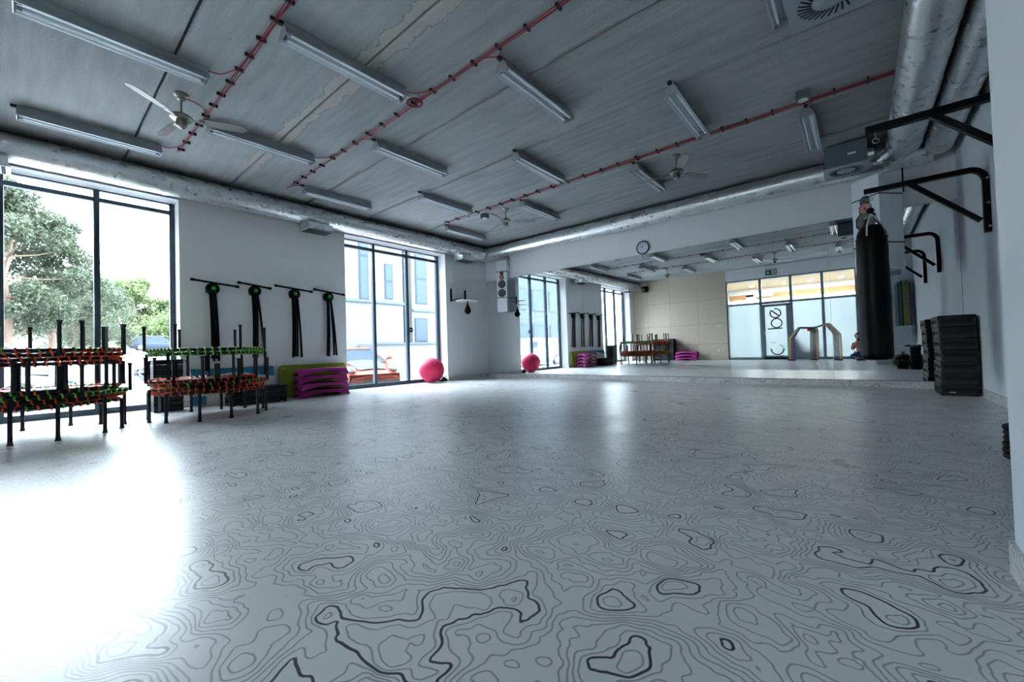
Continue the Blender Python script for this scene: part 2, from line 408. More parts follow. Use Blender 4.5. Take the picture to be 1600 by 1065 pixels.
window(2, w2[0], w2[1], [w2[0]+.035, 5.52, 6.48, w2[1]-.035])
# sticker on the second window
r = thing('window_sticker', 'small round dark-blue sticker with a white dash on the window by the pink ball', 'sticker', (XL-.338, 6.585, 1.41))
MB().lathe([(.068, -.001), (.068, .001)], mtx=Matrix.Rotation(PI/2, 4, 'Y')).build('disc', 'clockr', r)
B(.001, .003, -.03, .03, -.006, .006).build('dash', 'white', r)

# mirror panels, leaning a hair forward at the top
seams = [XL+.004, -6.96, -5.35, -3.76, -1.99, -.37, XR-.004]
names = ['leftmost wall mirror panel, in the corner behind the white speaker', 'wall mirror panel reflecting the second window and the pink ball',
         'wall mirror panel reflecting hanging handlebars and magenta boards', 'wall mirror panel under the round clock reflecting the chipboard wall',
         'wall mirror panel reflecting the entrance door lettering', 'rightmost wall mirror panel, behind the punching bag and step stack']
for a, b, nm in zip(seams[:-1], seams[1:], names):
    o = B(a+.0015-(a+b)/2, b-.0015-(a+b)/2, -.006, 0, 0, 2.775).build('mirror_panel', 'mirror')
    o.location = ((a+b)/2, YB-.004, .112); o.rotation_euler.x = math.radians(.2); tag(o, nm, 'mirror', 'mirror panels along the end wall')

# ------------------------------------------------------------------ ducts
def duct(name, label, pts, r, n=28, joints=1.25):
    root = thing(name, label, 'duct', pts[0])
    p0 = Vector(pts[0]); P = []
    for a, b in zip(pts[:-1], pts[1:]):
        a, b = Vector(a), Vector(b); L = (b-a).length; k = max(2, int(L/.25))
        for i in range(k+1):
            if P and i == 0: continue
            P.append(a+(b-a)*i/k)
    m = MB(); m.tube([p-p0 for p in P], r, n, rs=[r*(1+.012*math.sin(i*1.9)+.008*math.sin(i*4.3)) for i in range(len(P))]); m.build('duct_pipe', 'foil', root, True, ang=60)
    # taped joints
    for a, b in zip(pts[:-1], pts[1:]):
        a, b = Vector(a), Vector(b); d = (b-a); L = d.length; d.normalize(); t = .6
        while t < L-.2:
            c0 = a+d*t-p0; jm = MB(); jm.tube([c0-d*.03, c0+d*.03], r*1.025, n, caps=False); jm.build('tape_joint', 'foil', root, True, ang=60); t += joints
    return root
duct('air_duct', 'foil-wrapped round duct along the top of the window wall', [(-8.46, YR+.02, 3.655), (-8.46, 8.72, 3.655)], .185)
duct('air_duct', 'foil-wrapped round duct above the mirrors along the end wall', [(-8.62, 8.94, 3.665), (.95, 8.94, 3.665)], .175)
duct('air_duct', 'wider foil duct at upper right, nearer the room centre', [(.60, 2.14, 3.66), (.60, 8.30, 3.66), (.42, 8.62, 3.66)], .20)
duct('air_duct', 'foil duct at upper right running tight against the right wall', [(1.0, 2.14, 3.655), (1.0, 8.70, 3.655)], .165)

def swirl_box(label, loc):
    r = thing('ceiling_diffuser', label, 'air diffuser', loc, 0, 'swirl diffuser boxes under the ceiling at right')
    B(-.26, .26, -.25, .25, .012, .36, bev=.003).build('plenum_box', 'box', r)
    B(-.28, .28, -.27, .27, 0, .012).build('face_plate', 'boxl', r)
    m = MB()
    for i in range(28):
        a = 2*PI*i/28; R_ = Matrix.Rotation(a, 4, 'Z') @ Matrix.Translation((.165, 0, 0)) @ Matrix.Rotation(.45, 4, 'Z')
        m.box(-.052, .052, -.007, .007, -.003, .0, mtx=R_)
    m.build('slot', 'slot', r)
    MB().lathe([(.03, -.006), (.085, -.004), (.10, 0)], n=24).build('centre_disc', 'boxl', r, True)
    MB().tube([(-.15, .0, .36), (-.15, 0, H-loc[2]-.0)], .006).build('hanger_rod', 'lamp', r)
    MB().tube([(.15, .0, .36), (.15, 0, H-loc[2]-.0)], .006).build('hanger_rod', 'lamp', r)
    MB().box(.03, .13, -.252, -.2495, .16, .19, mtx=Matrix.Rotation(.0, 4, 'Z')).build('sticker', 'paleletter', r)
    MB().tube([(.26, 0, .17), (.30, 0, .17), (.34, 0, .17)], .1, 16).build('spigot', 'foil', r, True)
    return r
swirl_box('grey swirl diffuser box nearest the mirror wall, in front of the end duct', (-.07, 8.46, 3.49))
swirl_box('grey swirl diffuser box cut by the top edge of the photo', (-.08, 4.10, 3.49))
def grille_box(label, loc):
    r = thing('duct_grille', label, 'air grille', loc, 0, 'grille boxes under the window wall duct')
    B(-.17, .17, -.25, .25, .015, .14).build('collar_box', 'foil', r)
    B(-.19, .19, -.27, .27, 0, .015).build('rim', 'lamp', r)
    m = MB()
    for i in range(9): m.box(-.165, .165, -.24+.054*i, -.205+.054*i, -.003, .001)
    m.build('louvre', 'slot', r)
grille_box('duct grille above the wall between the two windows', (-8.42, 3.88, 3.335))
grille_box('duct grille in the far left corner by the speaker', (-8.42, 8.02, 3.335))
grille_box('duct grille above the first window at the left edge', (-8.42, -.38, 3.335))

# ------------------------------------------------------------------ ceiling lamps
r0 = thing('ceiling_lamp', 'x', 'ceiling lamp', (0, 0, H), 0, 'twin-tube fluorescent ceiling lamps')
Lh = .665
m = MB(); m.prism([(-.035, 0), (.035, 0), (.035, -.045), (.055, -.055), (.092, -.142), (.088, -.142), (.05, -.062), (-.05, -.062), (-.088, -.142), (-.092, -.142), (-.055, -.055), (-.035, -.045)], -Lh, Lh, 'y')
m.build('housing', 'lamp', r0)
m = MB(); m.prism([(-.05, -.064), (.05, -.064), (.088, -.141), (.084, -.141), (.046, -.069), (.012, -.069), (0, -.10), (-.012, -.069), (-.046, -.069), (-.084, -.141), (-.088, -.141)], -Lh+.01, Lh-.01, 'y')
m.build('reflector', 'lampin', r0)
for sx in (-.045, .045):
    MB().tube([(sx, -Lh+.05, -.118), (sx, Lh-.05, -.118)], .0145, 10).build('fluorescent_tube', 'tube', r0, True)
    for sy in (-1, 1): B(sx-.012, sx+.012, sy*(Lh-.035)-.015, sy*(Lh-.035)+.015, -.135, -.065).build('tube_socket', 'tubecap', r0)
for sy in (-1, 1):
    MB().prism([(-.05, -.05), (.05, -.05), (.092, -.143), (-.092, -.143)], sy*Lh-.004, sy*Lh+.004, 'y').build('end_plate', 'lamp', r0)
B(-.02, .02, -Lh-.05, -Lh, -.03, -.0).build('cable_gland', 'clip', r0)
cols = [-7.60, -6.36, -5.24, -3.98, -2.80, -1.60, -.43]
rowsA = {'A': (.61, (0, 2, 4, 6), 'in the row nearest the camera'), 'B': (2.22, (1, 3, 5), 'in the second row'),
         'C': (3.94, (0, 2, 4, 6), 'in the middle row'), 'D': (5.60, (1, 3, 5), 'in the fourth row'),
         'E': (7.32, (0, 2, 4, 6), 'in the row nearest the mirrors')}
ordn = ['first', 'second', 'third', 'fourth']
first = True
for k, (y, cs, txt) in rowsA.items():
    for i, ci in enumerate(cs):
        lab = 'fluorescent ceiling lamp, %s from the windows %s' % (ordn[i], txt)
        if first: r0['label'] = lab; r0.location = (cols[ci], y, H); first = False
        else: again(r0, lab, (cols[ci], y, H))

# ------------------------------------------------------------------ ceiling fans
def fan(label, x, y, a0, src=[None]):
    if src[0] is None:
        r = thing('ceiling_fan', label, 'ceiling fan', (x, y, H), 0, 'three-blade ceiling fans')
        MB().lathe([(.075, 0), (.075, -.012), (.055, -.035), (.045, -.04), (.04, -.06), (.018, -.075)]).build('canopy', 'nickel', r, True)
        MB().tube([(0, 0, -.06), (0, 0, -.24)], .011, 12).build('downrod', 'nickel', r, True)
        MB().lathe([(.02, -.20), (.035, -.225), (.085, -.24), (.11, -.262), (.112, -.285), (.085, -.305), (.05, -.31)]).build('motor_housing', 'nickel', r, True)
        MB().lathe([(.05, -.305), (.055, -.33), (.052, -.375), (.03, -.395), (.008, -.40)]).build('switch_cup', 'nickel', r, True)
        MB().tube([(.03, .0, -.39), (.03, 0, -.52)], .0015, 5).build('pull_cord', 'cream', r)
        for i in range(3):
            R_ = Matrix.Rotation(i*2*PI/3, 4, 'Z')
            m = MB(); m.box(.09, .22, -.018, .018, -.292, -.286, mtx=R_); m.build('blade_arm', 'nickel', r)
            poly = [(.17, -.035), (.25, -.055), (.55, -.062), (.62, -.05), (.655, 0), (.62, .05), (.55, .062), (.25, .055), (.17, .035)]
            m = MB(); m.prism(poly, -.003, .003, 'z')
            bmesh.ops.transform(m.bm, matrix=R_ @ Matrix.Translation((0, 0, -.282)) @ Matrix.Rotation(-.24, 4, 'X'), verts=m.bm.verts[:])
            m.build('blade', 'blade', r)
        src[0] = r; r.rotation_euler.z = a0; return r
    return again(src[0], label, (x, y, H), a0)
fan('brushed-nickel ceiling fan between the lamps at upper left', -5.96, 1.19, math.radians(-53))
fan('brushed-nickel ceiling fan near the end duct, right of centre', -2.19, 6.90, math.radians(-60))
fan('brushed-nickel ceiling fan in front of the far corner', -5.83, 6.82, math.radians(-78))
fan('brushed-nickel ceiling fan seen only in the mirror, before the exit sign', -2.19, 1.19, math.radians(-10))

# ------------------------------------------------------------------ red cable runs with clips
def cable_run(label, y, xa, xb, n, clipstep, coil=None):
    r = thing('cable_run', label, 'cable', ((xa+xb)/2, y, H), 0, 'red cable runs clipped to the ceiling')
    cx_ = (xa+xb)/2; L = xb-xa
    for i in range(n):
        off = (i-(n-1)/2)*.017; st = xa if n < 3 or i < 2 else xa+L*.12*i
        P = []; k = int((xb-st)/.12)
        ph = rnd.random()*6
        for j in range(k+1):
            x = st+(xb-st)*j/k; P.append((x-cx_, off+.005*math.sin(x*3.1+ph)+.010*math.sin(x*.9), -.022+.004*math.sin(x*5+ph)))
        MB().tube(P, .0052, 6).build('red_cable', 'red', r, True)
    x = xa+.12
    while x < xb-.05:
        B(x-cx_-.011, x-cx_+.011, -.014-.0095*n, .014+.0095*n, -.032, 0).build('cable_clip', 'clip', r); x += clipstep*(.92+.16*rnd.random())
    if coil is not None:
        P = []
        for j in range(90):
            a = j*2*PI/22; rr = .085+.012*math.sin(a*1.7); P.append((coil-cx_+rr*math.cos(a), -.035+rr*math.sin(a), -.045-.012*math.sin(a*.6)))
        P.append((coil-cx_+.16, -.10, -.05))
        MB().tube(P, .0055, 6).build('cable_coil', 'red', r, True)
    return r
cable_run('red cables across the ceiling nearest the camera, beside the first fan', 1.49, -7.62, 1.0, 3, .33)
cable_run('red cables across the middle of the ceiling with a spare coil', 3.12, -7.66, 1.0, 3, .35, -4.05)
cable_run('thick bundle of red cables along the ceiling nearest the mirrors', 6.50, -7.5, .42, 5, .33)
def feed(label, pts):
    o = MB()
    P = []; pts = [Vector(p) for p in pts]
    for i in range(len(pts)-1):
        p0 = pts[max(0, i-1)]; p1 = pts[i]; p2 = pts[i+1]; p3 = pts[min(len(pts)-1, i+2)]
        for j in range(7):
            t = j/7; P.append(.5*((2*p1)+(-p0+p2)*t+(2*p0-5*p1+4*p2-p3)*t*t+(-p0+3*p1-3*p2+p3)*t**3))
    P.append(pts[-1]); c0 = Vector(pts[0]); o.tube([p-c0 for p in P], .0058, 6)
    q = o.build('lamp_feed_cable', 'red', None, True); q.location = c0; tag(q, label, 'cable', 'red feed cables to lamps and fans')
zc = H-.02
for ci, rw, ys, txt in ((0, 'A', (1.28, 1.45), 'first'), (2, 'A', (1.28, 1.45), 'third')):
    x = cols[ci]; feed('thin red feed cable to the near-row lamp %s' % ('by the window wall' if ci == 0 else 'at the top left'), [(x+.02, 1.28, zc), (x+.06, 1.38, zc), (x+.22, 1.45, zc), (x+.36, 1.49, zc)])
for ci, nm in ((1, 'second-row lamp by the window wall'), (3, 'second-row lamp beside the coil')):
    x = cols[ci]; feed('thin red feed cable to the %s' % nm, [(x, 2.90, zc), (x+.05, 3.0, zc), (x+.2, 3.08, zc), (x+.34, 3.12, zc)])
for ci, nm in ((0, 'middle-row lamp nearest the windows'), (2, 'middle-row lamp above the second window'), (4, 'middle-row lamp at the top centre')):
    x = cols[ci]; feed('looping red feed cable to the %s' % nm, [(x-.28, 3.10, zc), (x-.10, 3.14, zc), (x-.02, 3.2, zc), (x, 3.24, zc), (x+.06, 3.2, zc), (x+.12, 3.12, zc)])
for ci, nm in ((0, 'last-row lamp in the far corner'), (2, 'last-row lamp beside the far fan'), (4, 'last-row lamp before the mirrors'), (6, 'last-row lamp at the right')):
    x = cols[ci]; feed('looping red feed cable to the %s' % nm, [(x-.2, 6.52, zc), (x-.06, 6.54, zc), (x, 6.62, zc), (x+.07, 6.55, zc), (x+.15, 6.5, zc)])
feed('red feed cable curving to the upper left fan', [(-5.96, 1.25, zc-.01), (-5.99, 1.33, zc), (-6.05, 1.42, zc), (-6.2, 1.49, zc)])
def emergency(label, x, y):
    r = thing('emergency_light', label, 'emergency light', (x, y, H), 0, 'square emergency lights on the ceiling')
    B(-.07, .07, -.07, .07, -.10, 0, bev=.004).build('casing', 'box', r)
    MB().lathe([(.05, -.104), (.052, -.099)], n=20).build('lens', 'white', r)
emergency('square grey emergency light with white lens above the punching bag', -.43, 6.27)
emergency('square grey emergency light beside the far corner fan', -6.40, 6.75)

# ------------------------------------------------------------------ left end: speaker columns
def driver(parent, z, r, cone='cone', square=True, nm='woofer', y=0):
    e = bpy.data.objects.new(nm, None); COL.objects.link(e); e.parent = parent; e.location = (0, y, z)
    X = Matrix.Rotation(PI/2, 4, 'X')
    n = 8 if square else 24
    MB().lathe([(r*1.08, 0), (r*1.08, .012), (r*.9, .016)], n=n, mtx=X @ Matrix.Rotation(PI/8, 4, 'Z')).build('surround', 'surr', e)
    MB().lathe([(r*.82, .017), (r*.5, .006), (r*.25, .004)], n=24, mtx=X).build('cone', cone, e, True)
    MB().lathe([(r*.26, .004), (r*.22, .016), (r*.05, .022)], n=16, mtx=X).build('dust_cap', 'surr', e, True)
def speaker(label, loc, w, d, rot, sc=1):
    r = thing('speaker_column', label, 'speaker', loc, rot, 'tall white loudspeakers strapped to the end wall')
    B(-w/2, w/2, -d/2, d/2, 0, .40*sc, bev=.006).build('lower_box', 'spk', r)
    B(-w/2, w/2, -d/2, d/2, .402*sc, 1.17*sc, bev=.006).build('cabinet', 'spk', r)
    B(-w/2, w/2, -d/2, d/2, 1.172*sc, 1.47*sc, bev=.006).build('upper_box', 'spk', r)
    y = -d/2
    driver(r, .545*sc, w*.36, nm='woofer', y=y); driver(r, .80*sc, w*.36, nm='woofer', y=y)
    driver(r, .995*sc, w*.22, 'copper', nm='midrange', y=y); driver(r, 1.115*sc, w*.17, 'cone', False, nm='tweeter', y=y)
    for z in (.41*sc, 1.16*sc):
        m = MB(); m.tube([(-w/2-.004, d/2, z), (-w/2-.004, -d/2-.004, z), (w/2+.004, -d/2-.004, z), (w/2+.004, d/2, z)], .009, 6); m.build('strap', 'clip', r)
    B(-.05, .05, d/2-.01, d/2+.02, .6*sc, .7*sc).build('wall_bracket', 'lamp', r)
    return r
speaker('white loudspeaker column with visible drivers in the far left corner', (-7.86, 8.985, 1.905), .31, .20, math.radians(20))
speaker('large white loudspeaker column behind the punching bag', (.28, 8.72, 1.865), .44, .40, math.radians(-43), 1.0)
o = MB().tube([(0, 0, 0), (.2, 0, -.01), (.53, 0, -.015)], .01, 6).build('speaker_cable', 'clip'); o.location = (-7.72, YB-.03, 2.2); tag(o, 'black cable running sideways over the mirror from the left speaker', 'cable')
o = MB().tube([(0, 0, 0), (0, 0, -.2), (.03, -.03, -.32)], .012, 6).build('speaker_cable', 'clip'); o.location = (-7.74, YB-.03, 3.56); tag(o, 'short black cable dropping from the duct to the left speaker', 'cable')
o = MB().tube([(0, 0, 0), (0, 0, -.3), (.0, -.03, -.42)], .012, 6).build('speaker_cable', 'clip'); o.location = (.62, YB-.03, 3.56); tag(o, 'black cable dropping from the duct behind the right speaker', 'cable')

# clock
r = thing('wall_clock', 'round wall clock with navy rim on the white band above the mirror', 'clock', (-3.715, YB, 3.045))
X = Matrix.Rotation(PI/2, 4, 'X')
MB().lathe([(.15, 0), (.155, .02), (.148, .035), (.132, .035), (.130, .02)], n=40, mtx=X, cap=False).build('rim', 'clockr', r, True)
MB().lathe([(.132, .01), (.132, .02)], n=40, mtx=X).build('clock_face', 'clockf', r)
m = MB()
for i in range(12):
    a = i*PI/6; m.box(-.003, .003, -.024, -.0215, .10, .118 if i % 3 else .122, mtx=Matrix.Rotation(a, 4, 'Y'))
m.build('hour_mark', 'clip', r)
MB().box(-.004, .004, -.026, -.024, -.01, .07, mtx=Matrix.Rotation(-.05, 4, 'Y')).build('hour_hand', 'clip', r)
MB().box(-.003, .003, -.028, -.026, -.015, .085, mtx=Matrix.Rotation(-1.05, 4, 'Y')).build('minute_hand', 'clip', r)

# ------------------------------------------------------------------ speed bag
r = thing('speed_bag_platform', 'wall-mounted white round speed-bag platform on black arms', 'sports equipment', (XL, 8.0, 2.2))
for y in (-.30, .24):
    B(0, .035, y-.02, y+.02, 0, .36).build('upright', 'steel', r)
    m = MB(); m.tube([(.03, y, .035), (.32, y*.8, .035)], .016, 8); m.build('arm', 'steel', r)
MB().lathe([(.31, 0), (.315, .012), (.31, .024)], c=(.32, .02, -.004), n=36).build('drum', 'white', r)
MB().lathe([(.03, 0), (.03, -.02), (.012, -.03)], c=(.32, .04, -.004), n=12).build('swivel', 'clip', r)
r = thing('speed_bag', 'small black teardrop speed bag under the white platform', 'punching bag', (XL+.32, 8.04, 1.84))
MB().lathe([(.01, 0), (.055, .015), (.088, .06), (.092, .10), (.075, .16), (.045, .23), (.018, .29), (.01, .315)], n=24).build('bladder', 'bag', r, True)
MB().lathe([(.02, .30), (.01, .325), (.008, .33)], n=12).build('loop', 'steel', r, True)
MB().lathe([(.018, 0), (.018, .003)], c=(0, 0, 0), n=12, mtx=Matrix.Translation((.075, -.045, .10)) @ Matrix.Rotation(1.2, 4, 'Y') @ Matrix.Rotation(-.5, 4, 'X')).build('badge', 'white', r)

# pink ball and the black block behind it
r = thing('exercise_ball', 'large pink exercise ball in the second window opening', 'exercise ball', (-8.72, 6.98, 0))
MB().lathe([(.327*math.sin(PI*i/32), .327-.327*math.cos(PI*i/32)) for i in range(33)], n=48).build('ball_skin', 'ball', r, True)
MB().lathe([(.012, 0), (.012, .006)], mtx=Matrix.Translation((.27, -.10, .51)) @ Matrix.Rotation(.9, 4, 'Y')).build('valve_plug', 'white', r)
r = thing('black_wedge', 'small black wedge-shaped block on the floor behind the pink ball', 'block', (-8.78, 7.42, 0), math.radians(10))  # small dark object of unclear use, shaped as a wedge with a curved tube
MB().prism([(-.14, 0), (.14, 0), (.14, .05), (.02, .09), (-.05, .13), (-.14, .05)], -.05, .05, 'x').build('wedge_body', 'steel', r)
MB().tube([(0, .10, .05), (0, .13, .11), (.0, .09, .13)], .012, 6).build('curved_tube', 'clip', r, True)

# ------------------------------------------------------------------ punching bag and brackets
def bracket(label, y):
    r = thing('bag_bracket', label, 'wall bracket', (XR, y, 2.0), 0, 'black steel wall brackets for punching bags')
    s = .035
    P = [(-.03, 0, 0), (-.03, 0, .60)]+[(-.03-.13*(1-math.cos(a)), 0, .60+.15*math.sin(a)) for a in [PI/2*i/8 for i in range(1, 9)]]+[(-1.10, 0, .75)]
    rows = []
    for i, p in enumerate(P):
        p = Vector(p); t = (Vector(P[min(i+1, len(P)-1)])-Vector(P[max(i-1, 0)])).normalized(); nn = Vector((t.z, 0, -t.x))
        rows.append([tuple(p+nn*a+Vector((0, b, 0))) for a, b in ((s*.8, s), (s*.8, -s), (-s*.8, -s), (-s*.8, s))])
    m = MB(); R_ = m.grid(rows, True); m.bm.faces.new(R_[0][::-1]); m.bm.faces.new(R_[-1]); m.build('arm', 'steel', r)
    m = MB(); a = Vector((-.08, 0, .14)); b = Vector((-.66, 0, .735)); t = (b-a).normalized(); nn = Vector((t.z, 0, -t.x)); rows = []
    for p in (a, b): rows.append([tuple(p+nn*u+Vector((0, v, 0))) for u, v in ((s*.7, s*.8), (s*.7, -s*.8), (-s*.7, -s*.8), (-s*.7, s*.8))])
    R_ = m.grid(rows, True); m.bm.faces.new(R_[0][::-1]); m.bm.faces.new(R_[-1]); m.build('brace', 'steel', r)
    for z in (.06, .33, .62):
        m = MB(); m.lathe([(.013, 0), (.013, .05)], n=8, mtx=Matrix.Translation((-.02, -s, z)) @ Matrix.Rotation(PI/2, 4, 'X')); 
        bmesh.ops.scale(m.bm, vec=(1, .25, 1), verts=m.bm.verts[:], space=Matrix.Translation((0, s, 0))); m.build('bolt', 'chain', r)
    MB().tube([(-1.03, 0, .73), (-1.03, 0, .66)]+[( -1.03+.022*math.sin(a), 0, .64+.022*math.cos(a)) for a in [2*PI*i/10 for i in range(11)]], .005, 6).build('eye_hook', 'chain', r, True)
    return r
bracket('black wall bracket carrying the punching bag', 7.20)
bracket('empty black wall bracket nearest the camera, behind the pillar edge', 5.11)
r = thing('punching_bag', 'tall black cylindrical punching bag hanging from the wall bracket', 'punching bag', (.165, 7.20, .52))
prof = [(.02, 0), (.10, .004), (.15, .02), (.165, .06), (.168, .2), (.170, .7), (.166, 1.2), (.160, 1.55), (.150, 1.66), (.125, 1.74), (.105, 1.765), (.02, 1.77)]
P2 = []
for i in range(len(prof)-1):
    for j in range(4):
        t = j/4; P2.append((prof[i][0]*(1-t)+prof[i+1][0]*t, prof[i][1]*(1-t)+prof[i+1][1]*t))
P2.append(prof[-1])
m = MB(); m.lathe(P2, n=40)
for v in m.bm.verts:
    a = math.atan2(v.co.y, v.co.x); k = 1+.012*math.sin(v.co.z*9+a*2)+.010*math.sin(v.co.z*23-a*3)
    if v.co.z < .25: k += .012*math.sin(a*14)*(1-v.co.z/.25)
    v.co.x *= k; v.co.y *= k
m.build('bag_cover', 'bag', r, True, ang=70)
MB().tube(arc((0, 0, 1.60), .162, 0, 2*PI, 32)[:-1], .006, 6, closed=True).build('seam', 'bag', r, True)
for i, a in enumerate((-1.9, -.5, .6, 2.4)):
    ca, sa = math.cos(a), math.sin(a)
    MB().tube([(.15*ca, .15*sa, 1.62), (.132*ca, .132*sa, 1.74), (.05*ca, .05*sa, 1.87), (0, 0, 1.93)], .010, 6).build('hanging_strap', 'strap' if i < 2 else 'steel', r, True)
m = MB()
for i in range(9):
    z = 1.90+i*.031; e = []
    for j in range(10):
        a = 2*PI*j/10; u = .009*math.cos(a); w_ = .022*math.sin(a); e.append((u, 0, z+w_) if i % 2 else (0, u, z+w_))
    m.tube(e, .0035, 5, closed=True)
m.build('chain', 'chain', r, True)
MB().lathe([(.012, 1.93), (.04, 1.95), (.045, 1.98), (.03, 2.0), (.012, 2.01)]).build('swivel', 'steel', r, True)
MB().tube(arc((0, 0, 1.88), .062, 0, 2*PI, 20)[:-1], .006, 6, closed=True).build('ring', 'chain', r, True)

# ------------------------------------------------------------------ step platforms
def make_step(L, Wd, Hh, label, group, name='step_platform'):
    """long axis local y, origin at the base centre"""
    r = thing(name, label, 'aerobic step', (0, 0, 0), 0, group)
    w, l = Wd/2, L/2; t = Hh*.36
    m = MB(); m.box(-w, w, -l, l, Hh-t, Hh-.004, bev=.008); m.build('deck', 'step', r)
    m = MB(); m.box(-w*.88, w*.88, -l*.93, l*.93, .012, Hh-t); m.build('core', 'slot', r)
    m = MB()
    for sx in (-1, 1):
        m.box(min(sx*w*.9, sx*w*.97), max(sx*w*.9, sx*w*.97), -l*.72, l*.72, .0, Hh*.34)
    for sy in (-1, 1):
        m.prism([(-w*.84, .004), (w*.84, .004), (w*.84, Hh*.42), (w*.70, Hh*.30), (-w*.70, Hh*.30), (-w*.84, Hh*.42)], min(sy*l*.94, sy*l*.985), max(sy*l*.94, sy*l*.985), 'y')
    m.build('side_panel', 'stepl', r)
    for sx in (-1, 1):
        for sy in (-1, 1):
            xa, xb = sorted((sx*w*.84, sx*w*.985)); ya, yb = sorted((sy*l*.86, sy*l*.992))
            m = MB(); m.box(xa, xb, ya, yb, 0, Hh-t, bev=.006); m.build('foot', 'stepg', r)
    m = MB()
    for i in range(9): m.box(-w*.9, w*.9, -l*.9+l*.225*i-.004, -l*.9+l*.225*i+.004, Hh-.005, Hh-.001)
    m.build('grip_rib', 'stepl', r)
    return r
pos = ['bottom', 'second from the bottom', 'third from the bottom', 'middle', 'third from the top', 'second from the top', 'top']
s0 = make_step(.70, .355, .156, 'x', 'stack of black steps by the right wall')
for i in range(7):
    q = s0 if i == 0 else copy_tree(s0)
    q.location = (1.015-.006*abs(i-3)+(.004 if i % 2 else 0), 8.42+(.008 if i % 2 else -.006), .156*i); q.rotation_euler.z = .0
    q['label'] = 'black aerobic step against the right wall, %s of the stack of seven' % pos[i]
o = B(-.03, .03, -.001, .001, -.006, .006).build('white_sticker', 'white', bpy.data.objects[s0.name]); o.location = (-.07, -.352, .05)
s1 = make_step(.87, .36, .15, 'x', 'pair of black steps by the window wall')
s1.location = (-8.16, 2.64, 0); s1['label'] = 'lower black aerobic step on the floor left of the magenta boards'
q = copy_tree(s1); q.location = (-8.155, 2.65, .15); q['label'] = 'upper black aerobic step lying on another left of the magenta boards'
s2 = make_step(.98, .38, .128, 'x', 'stack of dark steps against the chipboard wall')
for i in range(8):
    q = s2 if i == 0 else copy_tree(s2); q.rotation_euler.z = PI/2; q.location = (-7.14+.012*math.sin(i*2.3), -1.43, .128*i)
    q['label'] = 'dark aerobic step before the chipboard wall, %s of the stack of eight' % (['lowest', 'second lowest', 'third lowest', 'fourth lowest', 'fourth highest', 'third highest', 'second highest', 'highest'][i])

# magenta arched boards
def make_arch(L, Wd, Hh):
    r = thing('balance_board', 'x', 'balance board', (0, 0, 0), 0, 'x')
    nx, ny = 12, 24; w, l = Wd/2, L/2
    def P(u, v, top):
        # u,v in -1..1 ; plan rounded rectangle flaring downwards
        k = .90 if top else 1.0; x = u*w*k; y = v*l*k
        if abs(u) > .86 and abs(v) > .9: x *= .965; y *= .985
        if top: return (x, y, Hh*(1-.10*u*u-.05*v*v))
        z = 0.0
        ex = max(0, 1-(v/.86)**2) if abs(v) < .86 else 0; ey = max(0, 1-(u/.7)**2) if abs(u) < .7 else 0
        if abs(u) > .99: z = Hh*.58*ex
        if abs(v) > .99: z = max(z, Hh*.50*ey)
        return (x, y, z)
    m = MB(); us = [-1+2*i/nx for i in range(nx+1)]; vs = [-1+2*i/ny for i in range(ny+1)]
    T = m.grid([[P(u, v, True) for u in us] for v in vs])
    # boundary loop
    loop = [(i, 0) for i in range(nx+1)]+[(nx, j) for j in range(1, ny+1)]+[(i, ny) for i in range(nx-1, -1, -1)]+[(0, j) for j in range(ny-1, 0, -1)]
    bot = []; low = []
    for i, j in loop:
        u, v = us[i], vs[j]; bot.append(m.bm.verts.new(P(u, v, False))); x, y, z = P(u, v, False); low.append(m.bm.verts.new((x*.96, y*.98, z)))
    n = len(loop)
    for k in range(n):
        i, j = loop[k]; i2, j2 = loop[(k+1) % n]
        m.bm.faces.new((T[j][i], T[j2][i2], bot[(k+1) % n], bot[k])); m.bm.faces.new((bot[k], bot[(k+1) % n], low[(k+1) % n], low[k]))
        a, b = T[j][i].co, T[j2][i2].co
    # inner skin
    inn = []
    for k in range(n):
        i, j = loop[k]; c0 = T[j][i].co; inn.append(m.bm.verts.new((c0.x*.95, c0.y*.97, max(c0.z-.018, low[k].co.z+.004))))
    for k in range(n): m.bm.faces.new((low[k], low[(k+1) % n], inn[(k+1) % n], inn[k]))
    m.build('arched_shell', 'pink', r, True, ang=35)
    m = MB(); m.box(-w*.80, w*.80, -l*.82, l*.82, Hh*.80, Hh*.86); m.build('underside', 'slot', r)
    return r
a0 = make_arch(.98, .40, .142)
for i in range(4):
    q = a0 if i == 0 else copy_tree(a0)
    q.location = (-8.30+.004*i, 3.87+(.02 if i == 3 else 0)-.012*i, .139*i); q['group'] = 'magenta arched boards before the green board'
    q['label'] = 'magenta arched board before the green board, %s of the stack of four' % ['bottom', 'second lowest', 'second highest', 'top'][i]
for i in range(3):
    q = copy_tree(a0); q.location = (-6.13+.03*(i == 2), -1.43, .139*i); q.rotation_euler.z = PI/2; q['group'] = 'magenta arched boards before the chipboard wall'
    q['label'] = 'magenta arched board before the chipboard wall, %s of the stack of three' % ['bottom', 'middle', 'top'][i]

